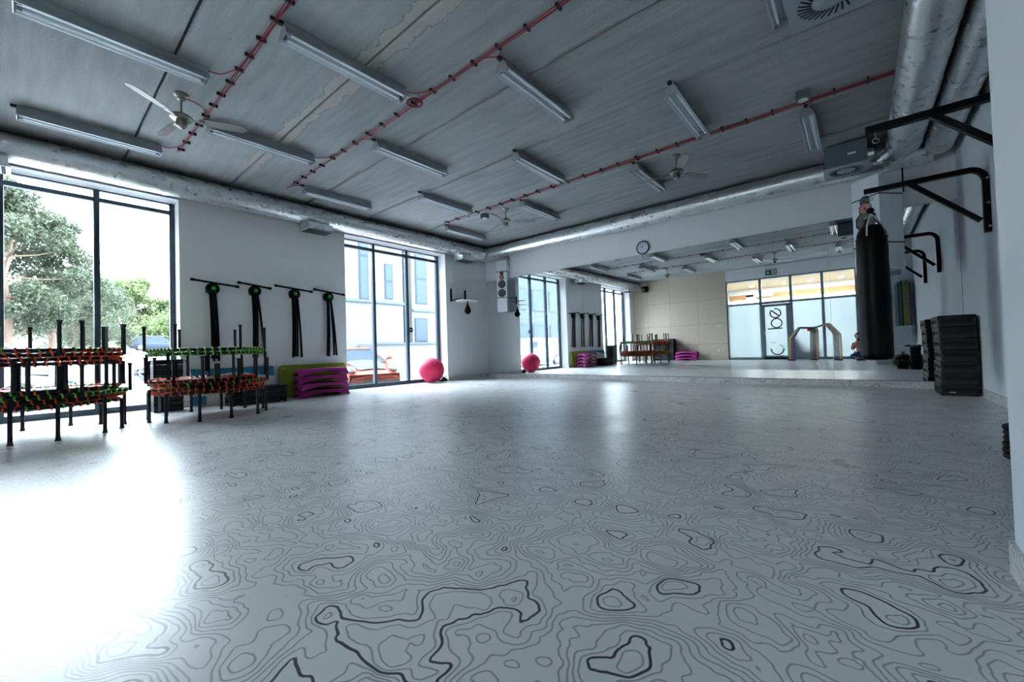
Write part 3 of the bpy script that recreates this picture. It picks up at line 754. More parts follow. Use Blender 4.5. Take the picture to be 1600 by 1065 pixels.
# leaning panels
def rrect(w, h, rad, n=6):
    P = []
    for cx_, cz_, a in ((w-rad, h-rad, 0), (rad, h-rad, PI/2), (rad, rad, PI), (w-rad, rad, 3*PI/2)):
        for i in range(n+1): P.append((cx_+rad*math.cos(a+PI/2*i/n), cz_+rad*math.sin(a+PI/2*i/n)))
    return P
r = thing('step_board', 'olive-green rounded board leaning on the wall behind magenta boards', 'board', (-8.57, 3.18, 0)); r.rotation_euler = (0, math.radians(-7), 0)
MB().prism(rrect(1.36, .635, .07), 0, .028, 'x').build('panel', 'lime', r)
MB().lathe([(.012, 0), (.012, .003)], n=12, mtx=Matrix.Translation((.028, .09, .575)) @ Matrix.Rotation(PI/2, 4, 'Y')).build('rivet', 'white', r)
r = thing('step_board', 'white rounded board with blue wave top leaning behind the black steps', 'board', (-8.57, 1.80, 0)); r.rotation_euler = (0, math.radians(-7), 0)
MB().prism(rrect(1.28, .64, .05), 0, .028, 'x').build('panel', 'white', r)
wv = [(.0, .635), (1.28, .635)]+[(1.28-1.28*i/16, .50-.05*math.cos(2*PI*i/16)+.0) for i in range(17)]
MB().prism(wv, .0285, .034, 'x').build('wave_band', 'blue', r)
B(.0285, .034, .0, .2, .02, .17).build('corner_patch', 'blue', r)

# dark block towers by first window
k = 0
hts = .0815
b0 = None
for cxi, (bx, by) in enumerate(((-8.44, 1.36), (-8.44, 1.55))):
    for i in range(10 if cxi == 0 else 10):
        lab = 'dark grey riser block %s in the %s column beside the first window' % (['at the bottom', 'second up', 'third up', 'fourth up', 'fifth up', 'sixth up', 'seventh up', 'eighth up', 'ninth up', 'on top'][i], 'left' if cxi == 0 else 'right')
        if b0 is None:
            b0 = thing('riser_block', lab, 'riser block', (bx, by, 0), 0, 'riser blocks stacked beside the first window')
            B(-.15, .15, -.088, .088, 0, hts-.003, bev=.008).build('block_body', 'step', b0)
            B(.1505, .153, -.06, .06, .025, .058).build('grip_recess', 'stepg', b0)
        else:
            q = again(b0, lab, (bx+.004*math.sin(i*3), by, hts*i))

# ------------------------------------------------------------------ trampolines
RC = .68
def hexpt(a, Rr):   # rounded hexagon radius at angle a
    s = (a % (PI/3))-PI/6; rr = Rr*math.cos(PI/6)/math.cos(s)
    return min(rr, Rr*.975)
def tramp_meshes():
    D = {}
    P = [(hexpt(2*PI*i/72, RC)*math.cos(2*PI*i/72), hexpt(2*PI*i/72, RC)*math.sin(2*PI*i/72), 0) for i in range(72)]
    D['frame'] = MB().tube(P, .018, 8, closed=True).mesh('frame', True)
    m = MB(); Q = [(hexpt(2*PI*i/72, RC-.13)*math.cos(2*PI*i/72), hexpt(2*PI*i/72, RC-.13)*math.sin(2*PI*i/72)) for i in range(72)]
    m.prism(Q, -.004, .004, 'z'); D['mat'] = m.mesh('mat')
    for nm in ('all', 'mixed'):
        m = MB()
        for i in range(48):
            nf = len(m.bm.faces)
            a = 2*PI*(i+.5)/48; R1 = hexpt(a, RC); R0 = hexpt(a, RC-.135); ca, sa = math.cos(a), math.sin(a); da = .010
            pts = [(R0, .004, -da), (R1-.02, .016, -da*.6), (R1-.006, .0235, -da*.3), (R1+.014, .018, 0), (R1+.0235, 0, .2*da), (R1+.014, -.018, .4*da), (R1-.006, -.0235, .6*da), (R1-.02, -.014, .8*da), (R0, -.003, da)]
            m.tube([(r_*math.cos(a+d_*2.2), r_*math.sin(a+d_*2.2), z) for r_, z, d_ in pts], .0085, 5, caps=False)
            if nm == 'mixed' and i % 3 == 0:
                m.bm.faces.ensure_lookup_table()
                for f in m.bm.faces[nf:]: f.material_index = 1
        D['cord_'+nm] = m.mesh('bungee_cord', True)
    return D
TD = tramp_meshes()
def ob(name, me, material, parent):
    o = bpy.data.objects.new(name, me)
    if not me.materials: me.materials.append(MT[material])
    o.parent = parent; COL.objects.link(o)
    o.material_slots[0].link = 'OBJECT'; o.material_slots[0].material = MT[material]
    return o
LEGM = {}
def leg_mesh(L):
    if L not in LEGM:
        a = MB().tube([(0, 0, .012), (0, 0, -L+.02)], .0185, 8).mesh('leg', True)
        b = MB().lathe([(.018, -L+.045), (.020, -L+.03), (.021, -L+.016), (.026, -L+.004), (.026, -L)], n=10).mesh('rubber_foot', True)
        LEGM[L] = (a, b)
    return LEGM[L]
def trampoline(label, loc, rotz, upside, colour, L, group, socket=0):
    r = thing('trampoline', label, 'trampoline', loc, rotz, group); r.rotation_euler = (PI if upside else 0, 0, rotz)
    ob('frame_ring', TD['frame'], 'tframe', r); ob('jumping_mat', TD['mat'], 'matc', r)
    if colour == 'mixed':
        if not TD['cord_mixed'].materials: TD['cord_mixed'].materials.append(MT['orange']); TD['cord_mixed'].materials.append(MT['green'])
        o = bpy.data.objects.new('bungee_cords', TD['cord_mixed']); COL.objects.link(o); o.parent = r
    else: ob('bungee_cords', TD['cord_all'], colour, r)
    lm, fm = leg_mesh(L)
    for i in range(6):
        a = 2*PI*i/6; o = ob('leg', lm, 'tframe', r); o.location = (RC*.975*math.cos(a)+.032*math.cos(a), RC*.975*math.sin(a)+.032*math.sin(a), 0)
        ob('rubber_foot', fm, 'foot', o)
    if socket:
        a = socket
        o = B(-.016, .016, -.032, .032, -.27, .02, bev=.004).build('handlebar_socket', 'tframe', r); o.location = (RC*.90*math.cos(a), RC*.90*math.sin(a), 0); o.rotation_euler.z = a
    return r
T2 = (-7.17, 1.72); G2 = 'trampolines stacked before the wall beside the first window'
d = math.radians
def st2(lab, dx, dy, z, rot, upd, colr, L, so=0): trampoline(lab, (T2[0]+dx, T2[1]+dy, z), d(rot), upd, colr, L, G2, so)
st2('orange-corded trampoline standing on the floor, lowest of the right stack', -.01, .0, .360, 6, False, 'orange', .36)
st2('orange-corded trampoline nested over the lowest one of the right stack', .03, .01, .412, 36, False, 'orange', .412, d(250))
st2('upturned orange and green-corded trampoline low in the right stack', -.03, .03, .470, 12, True, 'mixed', .33, d(20))
st2('upturned orange-corded trampoline with its legs up, middle of the right stack', .02, -.05, .524, 44, True, 'orange', .32, d(200))
st2('green-corded trampoline standing high on the right stack', -.02, .0, .882, 9, False, 'green', .335, d(160))
st2('upturned green-corded trampoline crowning the right stack, legs in the air', .0, -.01, .934, 17, True, 'green', .325)
T1 = (-7.10, .12); G1 = 'trampolines stacked before the first window'
def st1(lab, dx, dy, z, rot, upd, colr, L, so=0): trampoline(lab, (T1[0]+dx, T1[1]+dy, z), d(rot), upd, colr, L, G1, so)
st1('green and orange-corded trampoline standing on the floor, lowest of the left stack', .02, -.02, .352, 10, False, 'mixed', .352, d(310))
st1('orange-corded trampoline nested over the lowest one of the left stack', -.02, .02, .404, 40, False, 'orange', .404, d(250))
st1('upturned green-corded trampoline low in the left stack', .03, .04, .456, 20, True, 'green', .33)
st1('upturned orange and green-corded trampoline, fourth up in the left stack', -.01, .02, .508, 50, True, 'mixed', .32, d(40))
st1('orange-corded trampoline standing on the lower half of the left stack', .02, -.01, .800, 14, False, 'orange', .27, d(330))
st1('orange-corded trampoline nested in the upper half of the left stack', .0, .0, .850, 44, False, 'orange', .32, d(260))
st1('upturned orange-corded trampoline second from the top of the left stack', -.02, .02, .898, 8, True, 'orange', .36, d(130))
st1('upturned green-edged trampoline crowning the left stack, legs in the air', .0, -.02, .948, 26, True, 'mixed', .315, d(330))
# hanging handlebars on the wall
def handlebar(label, y, y0, y1, z, poles):
    r = thing('trampoline_handlebar', label, 'handlebar', (XL, y, z), 0, 'trampoline handlebars hanging between the windows')
    yc = 0; l0 = y0-y; l1 = y1-y
    m = MB(); m.tube([(.10, l0, .13), (.10, l0+.05, .127), (.10, l0+.05, .127), (.10, 0, .10), (.10, l1-.05, .07), (.10, l1-.05, .07), (.10, l1, .065)], .017, 10, rs=[.024, .024, .018, .017, .019, .026, .026]); m.build('crossbar', 'steel', r, True)
    X_ = Matrix.Rotation(PI/2, 4, 'Y')
    MB().lathe([(.092, .0), (.10, .03), (.10, .09), (.088, .115), (.05, .125)], n=32, mtx=X_).build('hub_disc', 'steel', r, True)
    e = bpy.data.objects.new('logo', None)
    m = MB()
    pts = [(-.045, -.005), (-.018, .010), (-.030, .050), (.0, .022), (.030, .048), (.020, .012), (.052, .006), (.018, -.008), (.030, -.050), (.0, -.022), (-.028, -.052), (-.012, -.014)]
    m.prism(pts, .126, .129, 'x'); m.build('logo', 'logo', r)
    m = MB(); m.tube([(.06, -.09, -.02), (.08, -.11, -.075), (.08, -.06, -.10)], .005, 6); m.build('hook', 'steel', r, True)
    for dy0, dy1, zb, xx in poles:
        m = MB(); Pp = []
        for i in range(9):
            t = i/8; Pp.append((xx-.02*t, dy0+(dy1-dy0)*t+.012*math.sin(t*PI), -.03+(zb-z+.03)*t))
        rows = [[(p[0]+a, p[1]+b, p[2]) for a, b in ((.009, .017), (-.009, .017), (-.009, -.017), (.009, -.017))] for p in Pp]
        R_ = m.grid(rows, True); m.bm.faces.new(R_[0][::-1]); m.bm.faces.new(R_[-1]); m.build('hanging_pole', 'steel', r)
    return r
handlebar('black handlebar with green-logo hub, leftmost of four, beside the first window', 2.13, 1.81, 2.52, 2.03, [(-.045, -.02, .80, .09), (-.015, .012, .76, .07), (.02, .045, .80, .09), (.035, .085, .76, .06)])
handlebar('black handlebar with green-logo hub, second of four from the first window', 2.79, 2.50, 3.06, 2.05, [(-.045, -.04, .80, .09), (-.01, -.01, .78, .07), (.02, .02, .80, .09), (.04, .16, .80, .06)])
handlebar('black handlebar with green-logo hub, third of four from the first window', 3.50, 3.12, 3.84, 2.055, [(-.05, -.05, .78, .09), (-.015, -.0, .80, .07), (.02, .035, .80, .09), (.05, .13, .78, .06)])
handlebar('black handlebar with green-logo hub, rightmost of four, beside the second window', 4.19, 3.86, 4.54, 2.05, [(-.035, -.05, .79, .09), (-.005, .0, .78, .07), (.03, .10, .80, .09), (.05, .17, .80, .06)])

# ------------------------------------------------------------------ rear partition (seen in the mirrors)
px = [-4.42, -3.13, -2.06, -1.04, -.02, .37]; yp = YR-.06
r = bpy.data.objects.new('trim_2', None); COL.objects.link(r); r.location = (-2, yp, 0); r['kind'] = 'structure'
m = MB(); m.box(-2.42, 2.37, -.03, .03, 0, .10)
for a, b in ((-2.42, -1.13), (-.06, 2.37)): m.box(a, b, -.03, .03, 2.33, 2.41)
m.box(-2.42, 2.37, -.03, .03, 3.36, 3.42)
for x in px: m.box(max(-2.42, x+2-.045), min(2.37, x+2+.045), -.035, .04, 0, 3.42)
m.box(-1.13, -.06, -.035, .04, 2.31, 2.42)
m.build('partition_frame', 'pgrey', r)
for i in range(5):
    a, b = px[i]+2+.045, px[i+1]+2-.045
    B(a, b, -.006, .006, 2.41, 3.36).build('clear_pane', 'glass', r)
    if i != 1: B(a, b, -.006, .006, .10, 2.33).build('frosted_pane', 'frost', r)
r = bpy.data.objects.new('door_1', None); COL.objects.link(r); r.location = (-2.595, yp, 0); r['kind'] = 'structure'
m = MB(); w_ = .49
m.box(-w_, -w_+.09, -.03, .03, .01, 2.30); m.box(w_-.14, w_, -.03, .03, .01, 2.30); m.box(-w_, w_, -.03, .03, .01, .17); m.box(-w_, w_, -.03, .03, 2.20, 2.30)
m.build('door_leaf', 'pgrey', r); B(-w_+.09, w_-.14, -.006, .006, .17, 2.20).build('frosted_pane', 'frost', r)
m = MB(); m.tube([(-.42, .03, 1.12), (-.42, .075, 1.12), (-.30, .075, 1.12)], .011, 8); m.box(-.45, -.395, .03, .036, 1.02, 1.2); m.build('door_handle', 'chain', r)
# lettering on the door: large letters turned on their side
L = thing('door_lettering', 'large brown letters turned sideways on the frosted entrance door', 'lettering', (-2.62, yp+.012, 0))
def ringseg(cx_, cz_, ro, ri, a0, a1, n=30):
    return [(cx_+ro*math.cos(a0+(a1-a0)*i/n), cz_+ro*math.sin(a0+(a1-a0)*i/n)) for i in range(n+1)]+[(cx_+ri*math.cos(a1-(a1-a0)*i/n), cz_+ri*math.sin(a1-(a1-a0)*i/n)) for i in range(n+1)]
def seg(nm, segs, material):
    m = MB()
    for poly in segs: m.prism(poly, 0, .003, 'y')
    m.build(nm, material, L)
# viewed from the room the x axis runs right to left; the mirror flips it back
seg('letter_e', [ringseg(0, 1.91, .210, .160, d(135), d(462)), [(-.115, 2.05), (-.155, 2.01), (.115, 1.76), (.155, 1.80)]], 'letter')
seg('letter_b', [ringseg(.03, 1.50, .210, .162, 0, 2*PI), [(-.28, 1.24), (.235, 1.26), (.235, 1.31), (-.28, 1.295)]], 'letter')
seg('letter_c', [ringseg(.02, .42, .240, .188, d(172), d(368))], 'letter')
seg('letter_c_end', [ringseg(.02, .42, .235, .195, d(372), d(425))], 'paleletter')
seg('small_print', [[(-.19, .71), (-.19, .72), (.0, .725), (.0, .715)], [(-.17, .685), (-.17, .695), (-.02, .70), (-.02, .69)]], 'letter')
# exit sign
r = thing('exit_sign', 'green illuminated escape-route sign on the white header over the door', 'sign', (-2.70, YR+.03, 3.46))
B(-.20, .20, 0, .05, .02, .28).build('sign_case', 'boxl', r); B(-.19, .19, .05, .053, .03, .22).build('green_face', 'exitg', r)
m = MB(); m.prism([(-.155, .125), (-.10, .07), (-.045, .125), (-.08, .125), (-.08, .18), (-.12, .18), (-.12, .125)], .053, .056, 'y'); m.build('arrow', 'exitw', r)
m = MB(); m.prism([(.03, .045), (.17, .045), (.17, .205), (.03, .205)], .053, .055, 'y'); m.build('door_symbol', 'exitw', r)
m = MB(); m.prism([(.08, .05), (.10, .05), (.11, .10), (.14, .07), (.155, .08), (.12, .125), (.14, .15), (.11, .165), (.07, .14), (.08, .12), (.10, .135), (.09, .09)], .055, .057, 'y'); m.ico((.125, .056, .185), .012, 1); m.build('running_figure', 'exitg', r)
# wall fittings on the OSB
r = thing('wall_switch', 'white double light switch on the chipboard wall', 'switch', (-4.74, YR, 1.52)); B(-.085, .085, 0, .012, -.04, .04, bev=.003).build('cover_plate', 'white', r); B(-.07, -.005, .012, .017, -.03, .03).build('rocker', 'white', r); B(.005, .07, .012, .017, -.03, .03).build('rocker', 'white', r)
r = thing('power_socket', 'white power socket low on the chipboard wall', 'socket', (-4.76, YR, .42)); B(-.085, .085, 0, .012, -.04, .04, bev=.003).build('cover_plate', 'white', r); MB().lathe([(.025, 0), (.025, .006)], mtx=Matrix.Translation((.035, .018, 0)) @ Matrix.Rotation(PI/2, 4, 'X')).build('outlet', 'slot', r)
r = thing('ceiling_speaker', 'black box loudspeaker high in the corner by the chipboard wall', 'speaker', (-7.98, YR+.22, 3.36), d(30))
B(-.15, .15, -.10, .10, 0, .28, bev=.01).build('cabinet', 'steel', r); MB().lathe([(.09, 0), (.06, .012)], mtx=Matrix.Translation((0, .112, .12)) @ Matrix.Rotation(PI/2, 4, 'X')).build('woofer', 'cone', r); B(-.02, .02, -.22, -.10, .10, .16).build('bracket', 'steel', r)

# corridor behind the partition
def cor(name, b, mm, kind=True):
    o = b.build(name, mm)
    if kind: struct(o)
    return o
cor('floor_corridor', B(-9.0, 1.4, -7.6, YR, -.12, 0), 'wmat')
cor('wall_corridor_back', B(-9.0, 1.4, -7.6, -7.4, 0, 4.0), 'wmat')
cor('wall_corridor_left', B(-5.4, -5.2, -7.4, YR-.2, 0, 4.0), 'wmat')
cor('wall_corridor_right', B(1.2, 1.4, -7.4, YR-.2, 0, 4.0), 'wmat')
cor('ceiling_corridor_wood', B(-5.2, 1.2, -5.8, YR-.2, 3.43, 3.51), 'woodc')
cor('ceiling_corridor_soffit', B(-5.2, 1.2, -6.6, -5.8, 3.165, 3.51), 'wall')
cor('trim_3', B(-5.2, 1.2, -6.6, -5.82, 2.94, 3.163), 'woodf')
cor('wall_corridor_column', B(-4.30, -3.95, -5.6, -5.2, 0, 3.10), 'wall')
cor('wall_corridor_beam', B(-4.30, -3.2, -5.6, -5.2, 2.98, 3.12), 'wall')
for i, x in enumerate((-3.9, -2.6, -1.6, -.5)):
    r = thing('downlight', 'round recessed corridor downlight seen through the glass, %s from the chipboard side' % ordn[i], 'downlight', (x, -4.4, 3.43), 0, 'recessed downlights in the corridor')
    MB().lathe([(.10, -.012), (.105, 0), (.07, .0)], n=20).build('trim_ring', 'lamp', r)
    MB().lathe([(.07, -.004), (.07, .0)], n=20).build('lens', mat('downlight_lens', (.8, .8, .75), .4, emit=((1, .95, .85), .8)) if i == 0 else bpy.data.materials['downlight_lens'], r)
    ld = bpy.data.lights.new('downlight_lamp', 'AREA'); ld.shape = 'DISK'; ld.size = .14; ld.energy = 17; ld.color = (1, .97, .93)
    lo = bpy.data.objects.new('downlight_lamp', ld); COL.objects.link(lo); lo.parent = r; lo.location = (0, 0, -.02)
r = thing('armchair', 'dark grey armchair behind the frosted glass of the entrance', 'armchair', (-1.62, -2.15, 0), 0)
B(-.40, .42, -.33, .33, .08, .42, bev=.03).build('seat', 'sofa', r); MB().prism([(-.42, .1), (-.42, .95), (-.36, .98), (-.12, .42), (-.12, .1)], -.33, .33, 'y').build('backrest', 'sofa', r)
for sx in (-.35, .37):
    for sy in (-.28, .28): B(sx-.02, sx+.02, sy-.02, sy+.02, 0, .085).build('leg', 'steel', r)

# colourful tube frame in front of the partition
def bent(label, x0, xt, x1, y0, y1, mm, zt):
    """one tube: foot, shoulder bend, long top run, drop to the central foot"""
    pass
r = thing('tube_hurdle_rack', 'rack of bent multicoloured tubes standing before the frosted partition', 'exercise equipment', (-1.33, -1.0, 0))
cl = ['t_green', 't_tan', 't_yel', 't_red', 't_pur', 't_blue']; cr = ['t_green', 't_red', 't_blue', 't_pin', 't_yel', 't_tan']
for i in range(6):
    o_ = (i-2.5)*.042; z0 = 1.22+.02*(i % 3); yy = .03*(i-2.5)
    P = [(-.70+o_, yy+.28, .03), (-.69+o_, yy+.28, .85), (-.42+o_*.6, yy+.25, z0), (-.05+o_*.5, yy+.02, z0-.02), (.0+o_, yy, z0-.14), (-.02+o_, yy-.02, .03)]
    MB().tube(P, .017, 8).build('bent_tube', cl[i], r, True)
    P = [(.72+o_, yy+.38, .03), (.71+o_, yy+.38, .95), (.44+o_*.6, yy+.34, z0+.10), (.05+o_*.5, yy+.04, z0-.01), (.04+o_, yy+.05, z0-.16), (.03+o_, yy+.06, .03)]
    MB().tube(P, .017, 8).build('bent_tube', cr[i], r, True)
    for x in (-.70+o_, .72+o_): B(x-.02, x+.02, yy+(.28 if x < 0 else .38)-.02, yy+(.28 if x < 0 else .38)+.02, 0, .04).build('rubber_foot', 'foot', r)
    B(-.02+o_-.02, -.02+o_+.02, yy-.04, yy+.0, 0, .035).build('rubber_foot', 'foot', r)
m = MB(); m.ico((.03, .0, 1.12), .095, 2, (1.1, .8, 1.3)); m.build('green_coupling', 't_green', r, True)
m = MB(); m.ico((-.09, -.02, 1.15), .09, 2, (1.3, .8, .7)); m.build('red_coupling', 't_red', r, True)

# shelf on the pillar end with mats, weight plates below (seen in the mirror)
r = thing('wall_shelf', 'white shelf on the pillar end holding upright exercise mats', 'shelf', (.98, 2.14, 1.06))
B(-.30, .21, 0, .40, 0, .035).build('board', 'white', r); B(-.28, -.26, .0, .30, -.25, 0).build('bracket', 'white', r); B(.15, .17, .0, .30, -.25, 0).build('bracket', 'white', r)
mts = [('m_grey', 'wide grey', .055), ('m_red', 'maroon', .022), ('m_teal', 'teal blue', .045), ('m_blk', 'black', .022), ('m_lime', 'lime green', .034), ('m_rose', 'dusty rose', .032), ('m_lime', 'second lime green', .026), ('m_grey', 'narrow grey', .028), ('m_plum', 'plum', .030)]
x = .80
for i, (mm, nm, w_) in enumerate(mts):
    q = thing('exercise_mat', '%s exercise mat standing folded on the shelf at the pillar' % nm, 'exercise mat', (x+w_/2, 2.34, 1.0955), 0, 'exercise mats standing on the pillar shelf')
    hh = 1.26-(.10 if i == 0 else .03*(i % 3)); q.rotation_euler.y = 0
    m = MB(); m.prism(rrect(.34, hh, .03), -w_/2+.0015, w_/2-.0015, 'x'); bmesh.ops.translate(m.bm, vec=(0, -.17, 0), verts=m.bm.verts[:]); m.build('mat_body', mm, q)
    m = MB(); m.box(-w_/2-.0005, w_/2+.0005, -.171, .171, hh*.5, hh*.5+.02); m.build('band', mm, q); x += w_+.003
pl0 = None; n_ = 0
def plate(lab, x, y, z, R_, grp):
    global pl0
    if pl0 is None:
        pl0 = thing('weight_plate', lab, 'weight plate', (x, y, z), 0, grp)
        MB().lathe([(.025, 0), (1*.10, 0), (.11, .006), (.115, .018), (.11, .03), (.10, .036), (.06, .032), (.025, .032)], n=32).build('rubber_disc', 'steel', pl0, True, ang=30)
        MB().lathe([(.026, -.0), (.036, .001), (.036, .0335), (.026, .0335)], n=20).build('steel_hub', 'chain', pl0, True, ang=30)
        pl0.scale = (R_/.115,)*2+(1,); return pl0
    q = again(pl0, lab, (x, y, z)); q.scale = (R_/.115, R_/.115, 1); q['group'] = grp; return q
updown = ['bottom', '2nd', '3rd', '4th', '5th', '6th', '7th', '8th', '9th', '10th', '11th', '12th', '13th', '14th', '15th']
for s_, (x, y, n_, R_, wh) in enumerate(((.80, 4.12, 6, .115, 'low left pile'), (1.02, 4.30, 15, .105, 'tall pile'), (1.09, 4.0, 9, .085, 'narrow pile at the wall'))):
    for i in range(n_):
        plate('black weight plate, %s from the floor in the %s' % (updown[i], wh), x+.004*math.sin(i*5), y+.004*math.cos(i*3), .037*i, R_, 'weight plates piled on the floor behind the pillar')
r = thing('dumbbell_bar', 'black short barbell rod lying across the tall pile of plates', 'barbell', (1.0, 4.30, .575), d(20))
MB().tube([(-.17, 0, 0), (.15, 0, 0)], .014, 8).build('bar', 'steel', r, True)
for sx in (-1, 1): MB().tube([(sx*.09, 0, 0), (sx*.115, 0, 0)], .028, 10).build('collar', 'steel', r, True)
r = thing('equipment_bag', 'black slumped sports bag on the floor behind the weight plates', 'bag', (.86, 3.3, 0), d(15))
m = MB(); m.ico((0, 0, .17), .25, 3, (.95, 1.4, .68))
for v in m.bm.verts: v.co.z = max(0, v.co.z+.02*math.sin(v.co.x*14)*math.sin(v.co.y*11))
m.build('bag_body', 'bag', r, True); MB().tube(arc((0, 0, .30), .10, 0, PI, 10, plane='yz'), .01, 6).build('handle', 'steel', r, True)

# ------------------------------------------------------------------ photographer (seen in the mirror beside the bag)
def skin_body(name, pts, edges, radii, material, parent, sub=2):
    me = bpy.data.meshes.new(name); me.from_pydata(pts, edges, []); o = bpy.data.objects.new(name, me); COL.objects.link(o)
    o.parent = parent
    md = o.modifiers.new('skin', 'SKIN'); md.use_smooth_shade = True
    for i, v in enumerate(me.skin_vertices[0].data):
        rr = radii[i]; v.radius = rr if isinstance(rr, tuple) else (rr, rr); v.use_root = (i == 0)
    s = o.modifiers.new('sub', 'SUBSURF'); s.levels = sub; s.render_levels = sub
    me.materials.append(MT[material]); return o
pr = thing('person', 'person in a dusty pink top and jeans crouching on the floor with a camera', 'person', (.03, -.52, 0), 0)
# local coordinates, facing +y; kneeling-sitting low
pts = [(0, -.02, .22), (0, .0, .36), (-.01, .03, .50), (-.03, .07, .60), (-.05, .10, .67), (-.07, .13, .73), (-.08, .15, .83),
       (-.19, .08, .58), (-.24, .17, .40), (-.14, .33, .60), (-.10, .385, .72),
       (.13, .09, .58), (.20, .19, .42), (.12, .33, .60), (.06, .385, .70),
       (-.12, .02, .20), (-.27, .26, .16), (-.10, .38, .07), (-.03, .40, .05),
       (.12, .02, .20), (.27, .26, .16), (.10, .22, .07), (.02, .20, .05)]
ed = [(0, 1), (1, 2), (2, 3), (3, 4), (4, 5), (5, 6), (3, 7), (7, 8), (8, 9), (9, 10), (3, 11), (11, 12), (12, 13), (13, 14), (0, 15), (15, 16), (16, 17), (17, 18), (0, 19), (19, 20), (20, 21), (21, 22)]
rd = [(.15, .12), (.125, .10), (.145, .10), (.12, .085), (.055, .055), (.052, .055), (.075, .085),
      .058, .045, .038, .024, .058, .045, .038, .024, .095, .068, .048, .040, .095, .068, .048, .040]
skin_body('body', pts, ed, rd, 'skin', pr)
skin_body('shirt', [pts[0], pts[1], pts[2], pts[3], (-.045, .09, .645), pts[7], pts[8], (-.155, .30, .56), pts[11], pts[12], (.135, .30, .56)],
          [(0, 1), (1, 2), (2, 3), (3, 4), (3, 5), (5, 6), (6, 7), (3, 8), (8, 9), (9, 10)], [(.158, .13), (.137, .112), (.157, .112), (.132, .097), (.07, .07), .070, .056, .048, .070, .056, .048], 'shirt', pr)
skin_body('jeans', [pts[0], pts[15], pts[16], (-.12, .37, .08), pts[19], pts[20], (.12, .22, .08)], [(0, 1), (1, 2), (2, 3), (0, 4), (4, 5), (5, 6)], [(.165, .125), .105, .078, .058, .105, .078, .058], 'jeans', pr)
# head details
m = MB(); m.ico((-.08, .155, .845), .088, 3, (.88, 1.0, 1.22)); m.build('head', 'skin', pr, True)
m = MB(); m.ico((-.08, .140, .872), .094, 3, (.96, 1.0, 1.10))
for v in list(m.bm.verts):
    if v.co.y > .19 and v.co.z < .90: v.co.y = .19
m.build('hair', 'hair', pr, True)
m = MB(); m.ico((-.08, .242, .838), .016, 2, (.8, 1.1, 1.4)); m.build('nose', 'skin', pr, True)
for sx in (-1, 1):
    m = MB(); m.ico((-.08+sx*.030, .228, .862), .011, 2, (1.3, .6, .7)); m.build('eye', 'hair', pr, True)
    m = MB(); m.ico((-.08+sx*.079, .150, .845), .022, 2, (.4, .8, 1.3)); m.build('ear', 'skin', pr, True)
m = MB(); m.ico((-.08, .232, .800), .020, 2, (1.2, .4, .3)); m.build('mouth', mat('lips', (.40, .13, .11), .5), pr, True)
for sx, hx_ in ((-1, -.10), (1, .06)):
    for i in range(4):
        z = .735-i*.019; x0_ = hx_; s_ = -sx
        MB().tube([(x0_-.006*sx*-1, .385, z), (x0_+s_*.028, .415, z), (x0_+s_*.048, .428, z-.002), (x0_+s_*.062, .42, z-.004)], .0085, 6, rs=[.0095, .009, .0085, .007]).build('finger', 'skin', pr, True)
    MB().tube([(hx_, .375, .745), (hx_+s_*.02, .375, .762), (hx_+s_*.045, .39, .768)], .009, 6, rs=[.011, .010, .008]).build('thumb', 'skin', pr, True)
for sx, yy in ((-.02, .42), (.0, .18)):
    m = MB(); m.box(sx-.13, sx+.13, yy-.045, yy+.045, 0, .02, bev=.008); m.build('shoe_sole', 'sole', pr)
    m = MB(); m.box(sx-.12, sx+.12, yy-.042, yy+.042, .02, .075, bev=.02); m.build('shoe', 'steel', pr, True)
cb = thing('photo_camera', 'black camera held by the crouching person', 'camera', (.01, -.105, .725), yaw)
B(-.068, .068, -.028, .028, -.048, .048, bev=.010).build('camera_body', 'steel', cb)
B(-.024, .024, -.028, .02, .045, .068, bev=.006).build('viewfinder', 'steel', cb)
MB().lathe([(.034, 0), (.036, .03), (.038, .055), (.034, .062), (.028, .05)], n=28, mtx=Matrix.Translation((0, .026, 0)) @ Matrix.Rotation(-PI/2, 4, 'X')).build('lens', 'steel', cb, True)

# ------------------------------------------------------------------ outdoors
m = MB(); rows = []
def gz(x, y):
    z = -.25
    if x < -18: z += (-x-18)*.052*min(1, max(0, (14-y)/5+.3))
    return z
for i in range(46):
    x = XL-.45-.5-i*3.0 if i else XL-.45
    rows.append([(x, -60+j*4, gz(x, -60+j*4)) for j in range(46)])
m.grid(rows); o = m.build('ground', 'ground'); struct(o)
m = MB(); rows = []
for i in range(16): rows.append([(-66-i*3.2, -60+j*5, gz(-66-i*3.2, -60+j*5)+.05+i*.35) for j in range(36)])
m.grid(rows); o = m.build('grass_bank', 'grass'); tag(o, 'green grass bank beyond the car park outside the first window', 'grass', kind='stuff')

